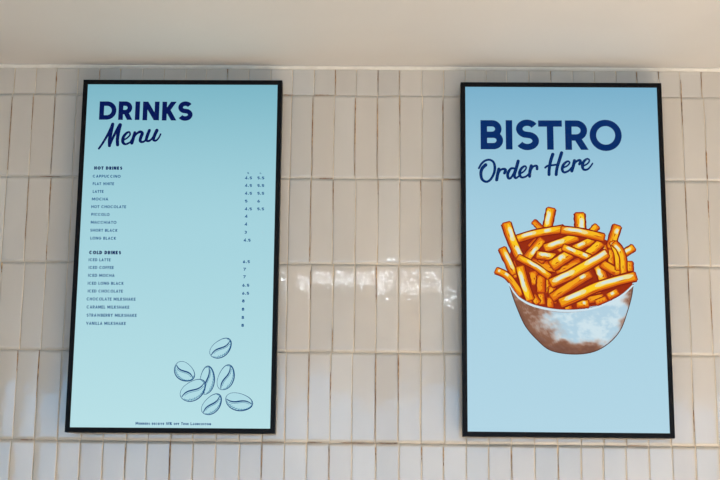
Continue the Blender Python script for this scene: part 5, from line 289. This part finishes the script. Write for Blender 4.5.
# wall backing and tiles
bm = bmesh.new(); add_box(bm, (XL-.1, .0007, 0), (XR+.1, .12, CEIL+.08))
wall = struct(obj('wall_back', bm_mesh('wall_back', bm), M_grout))
PIT, RH, Z0, X0 = .06118, .24403, CAMZ+1.151, -.0103
LINE = {}     # where each joint between columns runs, row by row
def tiles():
    vs = []; fs = []; tint = []; mi = []
    nx, nz_ = 8, 26
    c0 = math.floor((XL-X0)/PIT); c1 = math.ceil((XR-X0)/PIT)
    r0, r1 = -1, 10
    # column lines: each one drifts a little from row to row
    line = LINE
    R_ = random.Random(3)
    for r in range(r0, r1+1):
        for c in range(c0, c1+1):
            line[(r, c)] = X0 + c*PIT + R_.uniform(-.0016, .0016) + .0018*math.sin(c*.9+r*1.7)
    fine_x = (-1.75, 1.75)
    for r in range(r0, r1):
        zt = Z0-r*RH; zb = zt-RH
        if zb < 0 - .3: continue
        for c in range(c0, c1):
            xa, xb = line[(r, c)], line[(r, c+1)]
            big_ = not (fine_x[0] < xa < fine_x[1] and zt > 1.2)
            ax, az = (3, 6) if big_ else (nx, nz_)
            g = .0007
            th = R_.gauss(0, .00028); tx = R_.gauss(0, .0042); tz = R_.gauss(0, .0035)
            bow = R_.uniform(.0002, .0006)
            v = R_.gauss(0, 2.6); w = R_.gauss(0, 1.2)
            base = (199+v+w, 188+v, 172+v-w)
            n = len(vs); sd = R_.uniform(0, 100)
            topz = min(zt-.0001-R_.uniform(0, .0003), CEIL); botz = max(zb+.0001+R_.uniform(0, .0003), 0)
            # chips: some stretches of an edge are nibbled back, the raw gap shows behind them
            chips = []
            if R_.random() < .42:
                for _ in range(R_.choice((1, 1, 2))):
                    ce = R_.choice((.03, .06, .5, .9, .97, .3)); chips.append((R_.choice((0, 1)), ce, R_.uniform(.05, .22), R_.uniform(.0005, .0017)))
            for j in range(az+1):
                q = j/az; z = botz+(topz-botz)*q
                e0 = xa+g+.0007*noise.noise(Vector((sd, z*14, 0)))+.0004*noise.noise(Vector((sd, z*60, 3)))
                e1 = xb-g+.0007*noise.noise(Vector((sd+9, z*14, 0)))+.0004*noise.noise(Vector((sd+9, z*60, 3)))
                for side, ce, ln, dp in chips:
                    k = max(0, 1-((q-ce)/ln)**2)
                    if side: e1 -= dp*k
                    else: e0 += dp*k
                for i in range(ax+1):
                    # crowd the outer vertex rows so that the edge rolls over tightly
                    u = i/ax
                    if not big_: u = [0, .035, .1, .3, .5, .7, .9, .965, 1][i]
                    x = e0+(e1-e0)*u
                    zz = z + .0006*noise.noise(Vector((x*40, sd, 1)))*(1 if j in (0, az) else 0)
                    d = min(u, 1-u)*(e1-e0)
                    dz = min(q, 1-q)*(topz-botz)
                    roll = .0005*(max(0, 1-d/.0035)**2 + (.5*max(0, 1-dz/.0035)**2))
                    y = -th - bow*(1-(2*u-1)**2) + tx*(x-(xa+xb)/2) + tz*(z-(zt+zb)/2) + roll \
                        - .00045*noise.noise(Vector((x*22+sd, z*9, 5)))
                    vs.append((x, min(y, .0005), zz))
                    tint.append(base)
            W = ax+1
            for j in range(az):
                for i in range(ax):
                    a = n+j*W+i; fs.append((a, a+1, a+W+1, a+W)); mi.append(0)
            # the sides run back to the grout
            ring = [n+i for i in range(W)]+[n+j*W+ax for j in range(1, az+1)]+[n+az*W+i for i in range(ax-1, -1, -1)]+[n+j*W for j in range(az-1, 0, -1)]
            m0 = len(vs)
            for k in ring:
                vs.append((vs[k][0], .0012, vs[k][2])); tint.append(tuple(.96*t for t in base))
            K = len(ring)
            raw = bool(chips)
            for k in range(K):
                k2 = (k+1) % K
                fs.append((ring[k2], ring[k], m0+k, m0+k2)); mi.append(0)

    me = mesh('wall_back_tiles', vs, fs)
    a = me.color_attributes.new('tint', 'FLOAT_COLOR', 'POINT')
    arr = np.ones((len(vs), 4), dtype=np.float32); arr[:, :3] = np.array([lin(t) for t in tint]); a.data.foreach_set('color', arr.ravel())
    me.materials.append(M_tile); me.materials.append(M_stain)
    me.polygons.foreach_set('material_index', mi)
    me.polygons.foreach_set('use_smooth', [True]*len(mi))
    me.update()
    o = bpy.data.objects.new('wall_back_tiles', me); COL.objects.link(o); o.parent = wall
    return o
tiles()

# worn stretches of joint where brown clay and old grout show, each a tapering crooked sliver
bm = bmesh.new(); R_ = random.Random(11)
def sliver(p, q, w0, horiz=False):
    N = 9; sd = R_.uniform(0, 99); rows_ = []
    for i in range(N+1):
        t = i/N; k = (math.sin(PI*min(1, t*1.25+.12))**.5 if t < .8 else math.sin(PI*min(1, t*1.0))**.5) if 0 < t < 1 else .15
        w = w0*k*(.75+.6*noise.noise(Vector((sd, t*6, 0)))); o = .0007*noise.noise(Vector((sd, t*4, 5)))
        c = (p[0]+(q[0]-p[0])*t, p[1]+(q[1]-p[1])*t)
        pa, pb = ((c[0], c[1]+o-w), (c[0], c[1]+o+w)) if horiz else ((c[0]+o-w, c[1]), (c[0]+o+w, c[1]))
        rows_.append([bm.verts.new((pa[0], .0014, pa[1])), bm.verts.new((pa[0], -.0017, pa[1])), bm.verts.new((pb[0], -.0017, pb[1])), bm.verts.new((pb[0], .0014, pb[1]))])
    for i in range(N):
        for j in range(3): bm.faces.new((rows_[i][j], rows_[i][j+1], rows_[i+1][j+1], rows_[i+1][j]))
    bm.faces.new(rows_[0]); bm.faces.new(rows_[-1])
for r in range(-1, 5):
    for c in range(math.floor((-1.6-X0)/PIT), math.ceil((1.6-X0)/PIT)):
        zt = Z0-r*RH; x = LINE[(r, c)]
        if R_.random() < (.22 if r < 1 else .16):
            ln = R_.choice((.03, .04, .06, .08, .13, .19)); off = R_.choice((.001, .001, .003, .05, .1, RH-ln-.002)); off = min(off, RH-ln)
            z1 = min(zt-off, CEIL-.004); z2 = zt-off-ln
            if z2 < z1: sliver((x, z1), (x+.0006, z2), R_.choice((.0009, .0012, .0016, .002)))
        if R_.random() < .07 and zt < CEIL:
            sliver((x+.004, zt), (x+R_.uniform(.03, .055), zt), R_.choice((.0006, .0009)), True)
for x, za, zb, w in [(q[0], q[1]+CAMZ, q[2]+CAMZ, q[3]) for q in DATA['worn_joints']]:      # stretches of vertical joint: x, top, bottom, width (metres)
    r = math.floor((Z0-(za+zb)/2)/RH); c = round((x-X0)/PIT)
    xj = LINE[(r, c)]
    sliver((xj, min(za, CEIL-.004)), (xj+.0004, zb), w)
for xa, xb, z, w in [(q[0], q[1], q[2]+CAMZ, q[3]) for q in DATA['worn_rows']]:
    sliver((xa, Z0-round((Z0-z)/RH)*RH), (xb, Z0-round((Z0-z)/RH)*RH), w, True)
bmesh.ops.recalc_face_normals(bm, faces=bm.faces)
struct(obj('wall_back_worn_joints', bm_mesh('worn_joints', bm), M_stain, wall))

def slab(name, lo, hi, m):
    bm = bmesh.new(); add_box(bm, lo, hi); return struct(obj(name, bm_mesh(name, bm), m))
slab('ceiling', (XL-.1, YF, CEIL), (XR+.1, 0, CEIL+.08), M_ceil)
slab('floor', (XL-.1, YF, -.08), (XR+.1, 0, 0), M_floor)
slab('wall_left', (XL-.1, YF, 0), (XL, 0, CEIL), plain('dark_side_wall', (118, 104, 90), .8, (126, 112, 98), 2))
slab('wall_right', (XR, YF, 0), (XR+.1, 0, CEIL), M_side)
# bead of sealant where the tiles meet the ceiling
bm = bmesh.new(); n = 160; prof = [(0, 0), (-.009, 0), (-.0085, -.003), (-.005, -.0065), (0, -.008)]
prev = None
for i in range(n+1):
    x = XL+(XR-XL)*i/n; k = 1+.12*noise.noise(Vector((x*6, 0, 0)))
    ring = [bm.verts.new((x, -.001+p[0]*k, CEIL+p[1]*k)) for p in prof]
    if prev:
        for j in range(len(prof)-1): bm.faces.new((prev[j], prev[j+1], ring[j+1], ring[j]))
    prev = ring
struct(obj('trim_1', bm_mesh('trim_1', bm, True), M_bead))

# ------------------------------------------------------------------ screens
SW, SH, FRONT, BACK = .5585, .980, -.060, -.018
BZ = .0128
def make_screen(cx, cz, rz, label, top, mid, bot):
    root = bpy.data.objects.new('digital_menu_screen', None); COL.objects.link(root)
    root.location = (cx, FRONT, cz); root.rotation_euler = (0, -rz, 0)
    root['label'] = label; root['category'] = 'screen'; root['group'] = 'portrait screens on the tiled wall'
    # bezel: a mitred ring with its own lip and depth
    W, H = SW/2, SH/2
    ringp = [(W, .0008), (W-.0008, 0), (W-BZ+.0012, 0), (W-BZ, .0012), (W-BZ, .0075)]   # (half width, depth)
    sec = [(W, .030)]+ringp
    vs = []; fs = []
    for (hw, d) in sec:
        hh = H-(W-hw)
        for sx, sz in ((-1, -1), (1, -1), (1, 1), (-1, 1)): vs.append((sx*hw, d, sz*hh))
    for k in range(len(sec)-1):
        for j in range(4):
            j2 = (j+1) % 4; fs.append((4*k+j, 4*k+j2, 4*k+4+j2, 4*k+4+j))
    vs += [(sx*(W-.02), .030, sz*(H-.02)) for sx, sz in ((-1, -1), (1, -1), (1, 1), (-1, 1))]
    n = 4*len(sec)
    for j in range(4):
        j2 = (j+1) % 4; fs.append((n+j, n+j2, j2, j))
    obj('bezel', mesh('bezel', vs, fs), M_black, root)
    bm = bmesh.new(); add_box(bm, (-W+.012, .026, -H+.012), (W-.012, .0415, H-.012), .004)
    obj('back_housing', bm_mesh('back_housing', bm), M_black, root)
    bm = bmesh.new()
    for s in (-1, 1): add_box(bm, (s*.13-.02, .040, -.22), (s*.13+.02, .0550, .22), .001)
    add_box(bm, (-.2, .052, -.05), (.2, .0555, .05), .001)
    obj('wall_bracket', bm_mesh('wall_bracket', bm), M_steel, root)
    # the lit panel: the picture's ground colour, with a viewing-angle fade painted into its glow
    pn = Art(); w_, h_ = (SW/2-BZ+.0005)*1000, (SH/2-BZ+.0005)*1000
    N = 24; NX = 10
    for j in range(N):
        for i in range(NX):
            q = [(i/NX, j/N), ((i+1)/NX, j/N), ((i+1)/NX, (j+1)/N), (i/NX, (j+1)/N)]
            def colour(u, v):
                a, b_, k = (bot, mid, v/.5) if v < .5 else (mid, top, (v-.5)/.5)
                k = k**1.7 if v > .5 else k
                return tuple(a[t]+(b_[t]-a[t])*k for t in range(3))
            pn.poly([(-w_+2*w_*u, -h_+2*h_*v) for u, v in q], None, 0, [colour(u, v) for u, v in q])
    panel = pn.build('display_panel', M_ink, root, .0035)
    return root, panel

NAVY = (1, 20, 82); INK = (0, 76, 132)
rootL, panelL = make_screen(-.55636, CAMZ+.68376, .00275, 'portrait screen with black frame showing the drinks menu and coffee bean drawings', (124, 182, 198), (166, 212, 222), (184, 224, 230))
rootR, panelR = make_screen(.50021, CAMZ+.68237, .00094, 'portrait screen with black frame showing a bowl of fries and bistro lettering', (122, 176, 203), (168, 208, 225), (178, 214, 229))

def heading(data, col, panel, name='heading_lettering'):
    a = Art()
    for i, (ch, bl, br, tl, t) in enumerate(data):
        W = math.hypot(br[0]-bl[0], br[1]-bl[1]); ex = unit(br[0]-bl[0], br[1]-bl[1]); H = tl[1]-bl[1]
        put_glyph(a, ch, bl, ex, (0, 1), W, H, t, col, 0)
    return a.build(name, M_ink, panel, -.0002)

def script(data, col, panel):
    a = Art()
    for i, st in enumerate(data): a.brush(st, col, .015*(i % 4))
    return a.build('script_lettering', M_ink, panel, -.0002)

heading(DATA['drinks'], NAVY, panelL); script(DATA['menu'], NAVY, panelL)
heading(DATA['bistro'], (0, 42, 100), panelR); script(DATA['order'], (0, 42, 100), panelR)
def rows(data, name, bold=(9, 40, 92)):
    a = Art()
    for t, p, q, h, w in data: put_row(a, t, p, q, h, w, bold if w > 2.2 else INK)
    a.build(name, M_ink, panelL, -.0002)
rows(DATA['rows'][:10], 'hot_drinks_lettering'); rows(DATA['rows'][10:], 'cold_drinks_lettering')
rows(DATA['prices'][:16], 'hot_drinks_price_lettering'); rows(DATA['prices'][16:], 'cold_drinks_price_lettering'); rows(DATA['footer'], 'footer_lettering', INK)

for i, bd in enumerate(DATA['beans']):
    a = Art(); L = 0
    a.poly(bd['body'], (176, 219, 228), 0)
    for st in bd['hat'] + bd.get('x', []): a.ribbon([(p[0], p[1]) for p in st], [p[2] for p in st], (40, 116, 156), .03)
    for k, st in enumerate(bd['st']):
        a.ribbon([(p[0], p[1]) for p in st], [p[2] for p in st], (4, 66, 120) if k in (0, 2) else (34, 110, 152), .05+.01*k)
    a.build('coffee_bean_drawing', M_ink, panelL, -.0002-.00012*i)

# fries: painted in flat strokes, back to front
def mixc(a, b, t): return tuple(a[i]+(b[i]-a[i])*t for i in range(3))
a = Art(); a.poly(DATA['pile'], (150, 42, 6), 0)
R_ = random.Random(5)
for n, (pts, w, sd, hl, tone, cap) in enumerate(DATA['fries']):
    lay = .05+n*.06
    c = smooth3(pts, 8)
    # resample by length
    d = [0]
    for i in range(1, len(c)): d.append(d[-1]+math.hypot(c[i][0]-c[i-1][0], c[i][1]-c[i-1][1]))
    tot = d[-1]
    def at_(s):
        s = max(0, min(1, s))*tot
        for i in range(1, len(c)):
            if d[i] >= s:
                k = (s-d[i-1])/max(d[i]-d[i-1], 1e-6); return tuple(c[i-1][j]+(c[i][j]-c[i-1][j])*k for j in (0, 1)), unit(c[i][0]-c[i-1][0], c[i][1]-c[i-1][1])
        return c[-1], unit(c[-1][0]-c[-2][0], c[-1][1]-c[-2][1])
    def band(t0, t1, lo, hi, col, ly, wob=.05, taper=0, N=16):
        A = []; B = []
        for i in range(N+1):
            s = t0+(t1-t0)*i/N; p, dr = at_(s); nn = (-dr[1], dr[0])
            k = 1
            if taper: k = min(1, (min(i, N-i)+.4)/(taper))
            m_ = (lo+hi)/2; hw = (hi-lo)/2*k
            e = wob*(noise.noise(Vector((s*5+n*7.3, lo*3, n))))
            o1, o2 = (m_-hw+e)*w, (m_+hw+e*.6)*w
            # body bulges a touch in the middle
            A.append((p[0]+nn[0]*o1, p[1]+nn[1]*o1)); B.append((p[0]+nn[0]*o2, p[1]+nn[1]*o2))
        a.strip(A, B, col, ly)
    ex = .6*2.7/tot
    deep = mixc((190, 66, 4), (214, 98, 6), tone); body = mixc((218, 98, 8), (238, 158, 12), tone); lite = mixc((236, 140, 16), (252, 208, 34), tone)
    hi_c = mixc((240, 206, 96), (234, 226, 160), tone)
    s_ = -sd     # side where light falls
    def sb(lo, hi): return (lo, hi) if s_ > 0 else (-hi, -lo)
    band(-0, 1, -.6, .6, (132, 30, 8), lay, .1)
    p0, d0 = at_(0); p1, d1 = at_(1)
    for p, dr, sg in ((p0, d0, -1), (p1, d1, 1)):
        nn = (-dr[1], dr[0]); q = w*.5
        a.poly([(p[0]+nn[0]*q*1.1, p[1]+nn[1]*q*1.1), (p[0]+dr[0]*sg*w*.17+nn[0]*q*.75, p[1]+dr[1]*sg*w*.17+nn[1]*q*.75), (p[0]+dr[0]*sg*w*.17-nn[0]*q*.75, p[1]+dr[1]*sg*w*.17-nn[1]*q*.75), (p[0]-nn[0]*q*1.1, p[1]-nn[1]*q*1.1)], (150, 48, 6), lay-.004)
        a.poly([(p[0]+nn[0]*q*.85, p[1]+nn[1]*q*.85), (p[0]+dr[0]*sg*w*.08+nn[0]*q*.6, p[1]+dr[1]*sg*w*.08+nn[1]*q*.6), (p[0]+dr[0]*sg*w*.08-nn[0]*q*.6, p[1]+dr[1]*sg*w*.08-nn[1]*q*.6), (p[0]-nn[0]*q*.85, p[1]-nn[1]*q*.85)], deep, lay+.003)
    band(0, 1, -.44, .44, deep, lay+.006)
    band(.0, .99, *sb(-.28, .43), body, lay+.012, .06)
    band(.03, .95, *sb(-.12, .40), lite, lay+.018, .1, 3)
    # short darker dabs as in a brushed drawing
    for _ in range(3):
        t0 = R_.uniform(.05, .75); o = R_.uniform(-.35, .1)
        band(t0, t0+R_.uniform(.1, .25), *sb(o, o+.1), mixc(deep, (176, 62, 6), .6), lay+.021, .1, 3, 6)
    for t0, t1 in hl:
        band(t0, t1, *sb(-.06, .36), hi_c, lay+.026, .12, 2)
        band(t0+(t1-t0)*.15, t1-(t1-t0)*.25, *sb(.02, .28), mixc(hi_c, (214, 228, 232), .85), lay+.03, .12, 2)
fr = a.build('fries_drawing', M_ink, panelR, -.0002)

# bowl: watercolour washes of brown over pale blue white
a = Art(); rim = smooth3(DATA['rim'], 8); outr = smooth3(DATA['outer'], 8)
def sample(P, N):
    d = [0]
    for i in range(1, len(P)): d.append(d[-1]+math.hypot(P[i][0]-P[i-1][0], P[i][1]-P[i-1][1]))
    o = []
    for k in range(N+1):
        s = d[-1]*k/N
        for i in range(1, len(P)):
            if d[i] >= s-1e-9:
                t = (s-d[i-1])/max(d[i]-d[i-1], 1e-9); o.append((P[i-1][0]+(P[i][0]-P[i-1][0])*t, P[i-1][1]+(P[i][1]-P[i-1][1])*t)); break
    return o
NU, NV = 110, 44
ri = sample(rim, NU); ou = sample(outr, NU)
x0_, x1_ = ri[0][0], ri[-1][0]; ztop = ri[0][1]; zbot = min(p[1] for p in ou)
def ss(a_, b_, x): t = max(0, min(1, (x-a_)/(b_-a_))); return t*t*(3-2*t)
def bowl_col(p, v, u):
    X = (p[0]-x0_)/(x1_-x0_); Z = (ztop-p[1])/(ztop-zbot)
    nz1 = noise.fractal(Vector((X*5, Z*4, 2)), .8, 2.1, 5); nz2 = noise.fractal(Vector((X*26, Z*18, 7)), .7, 2, 4)
    left = ss(.46, .10, X-.25*(Z-.5)+.13*nz1)*(.7+.3*ss(.1, .4, Z))
    low = ss(.74, .96, Z+.10*nz1+.14*(.5-X))
    right = ss(.90, 1.0, X+.17*ss(.3, 1, Z)+.04*nz1)*.9
    br = max(left, low, right)
    br = max(0, min(1, br+.16*nz2*(.3+br)))
    pale = mixc((178, 208, 224), (206, 226, 234), ss(-.3, .5, nz1+.5*nz2))
    tan = mixc((186, 160, 148), (136, 94, 72), ss(.3, .8, br))
    tan = mixc(tan, (206, 184, 174), ss(.0, .5, nz2)*.45)
    tan = mixc(tan, (112, 74, 60), ss(.75, 1, br)*ss(.55, 1, v)*.8)
    c = mixc(pale, tan, ss(.05, .75, br))
    return mixc(c, (92, 62, 54), ss(.975, 1, v)*.6)
grid = []
for j in range(NV+1):
    v = j/NV
    for i in range(NU+1): grid.append(((ri[i][0]*(1-v)+ou[i][0]*v, ri[i][1]*(1-v)+ou[i][1]*v), v, i/NU))
cc = [bowl_col(p, v, u) for p, v, u in grid]
n = len(a.v)
for (p, v, u), c in zip(grid, cc): a.v.append((p[0]/1000, 0, p[1]/1000)); a.c.append(c)
for j in range(NV):
    for i in range(NU):
        k = n+j*(NU+1)+i; a.f.append((k, k+1, k+NU+2, k+NU+1))
a.ribbon(outr, 2.3, (84, 52, 42), .03)
low_rim = [(p[0], p[1]-7.5+5*abs(2*i/len(rim)-1)) for i, p in enumerate(rim)]
a.ribbon(low_rim, 1.2, (160, 140, 136), .02)
a.ribbon([(p[0], p[1]-3.2) for p in rim], [4.5+2.4*math.sin(PI*i/(len(rim)-1)) for i in range(len(rim))], (206, 226, 236), .04)
a.ribbon(rim, 1.3, (120, 92, 84), .05)
a.build('bowl_drawing', M_ink, panelR, -.0033)

# ------------------------------------------------------------------ light
def area(name, loc, target, sx, sy, power, col):
    l = bpy.data.lights.new(name, 'AREA'); l.shape = 'RECTANGLE'; l.size = sx; l.size_y = sy; l.energy = power; l.color = col
    o = bpy.data.objects.new(name, l); COL.objects.link(o); o.location = loc
    o.rotation_euler = (Vector(target)-Vector(loc)).to_track_quat('-Z', 'Y').to_euler()
    return o
area('shopfront_daylight', (.1, YF+.05, 1.9), (.1, 0, 1.9), 5.8, 1.0, 92, (.26, .60, 1.0))
area('upper_soft_fill', (.4, YF+.05, 2.57), (.4, 0, 2.57), 5.6, .34, 9, (.45, .70, 1.0))  # added dim strip, softens the upper edge of the daylight's reflection
area('ceiling_strip_lamp', (.35, -3.25, CEIL-.05), (.55, 0, 1.6), 1.75, .008, 3.2, (.82, .92, 1.0))
area('right_window', (XR-.05, -2.6, 1.5), (-.3, -.2, 1.8), 1.8, 1.6, 20, (1.0, .93, .85))
for i, (x, y) in enumerate(((-1.2, -2.0), (.5, -1.7), (1.9, -2.0), (-1.2, -3.6), (.5, -3.6), (1.9, -3.6))):  # unseen spots added so that floor bounce warms ceiling and wall
    l = bpy.data.lights.new('warm_bounce_spot', 'SPOT'); l.energy = (5, 670, 1040)[(x > 0)+(x > 1)]; l.color = (1.0, .90, .79); l.spot_size = 1.25; l.spot_blend = .7; l.shadow_soft_size = .03
    o = bpy.data.objects.new('warm_bounce_spot', l); COL.objects.link(o); o.location = (x, y, CEIL-.02)
w = bpy.data.worlds.new('world'); C.world = w; w.use_nodes = True
w.node_tree.nodes['Background'].inputs[0].default_value = (.75, .85, 1, 1); w.node_tree.nodes['Background'].inputs[1].default_value = .25

# ------------------------------------------------------------------ camera
yaw, pit, rol = -.0161094, .2044104, .0108833
f = Vector((math.sin(yaw)*math.cos(pit), math.cos(yaw)*math.cos(pit), math.sin(pit)))
r = Vector((math.cos(yaw), -math.sin(yaw), 0)); u = r.cross(f)
r2 = r*math.cos(rol)+u*math.sin(rol); u2 = -r*math.sin(rol)+u*math.cos(rol)
cam = bpy.data.cameras.new('camera'); co = bpy.data.objects.new('camera', cam); COL.objects.link(co)
cam.sensor_width = 36; cam.lens = 1300/720*36; cam.clip_start = .05
co.matrix_world = Matrix.Translation((0, -DIST, CAMZ)) @ Matrix((r2, u2, -f)).transposed().to_4x4()
C.camera = co
C.view_settings.view_transform = 'Standard'; C.view_settings.look = 'None'; C.view_settings.gamma = 1; C.view_settings.exposure = 0
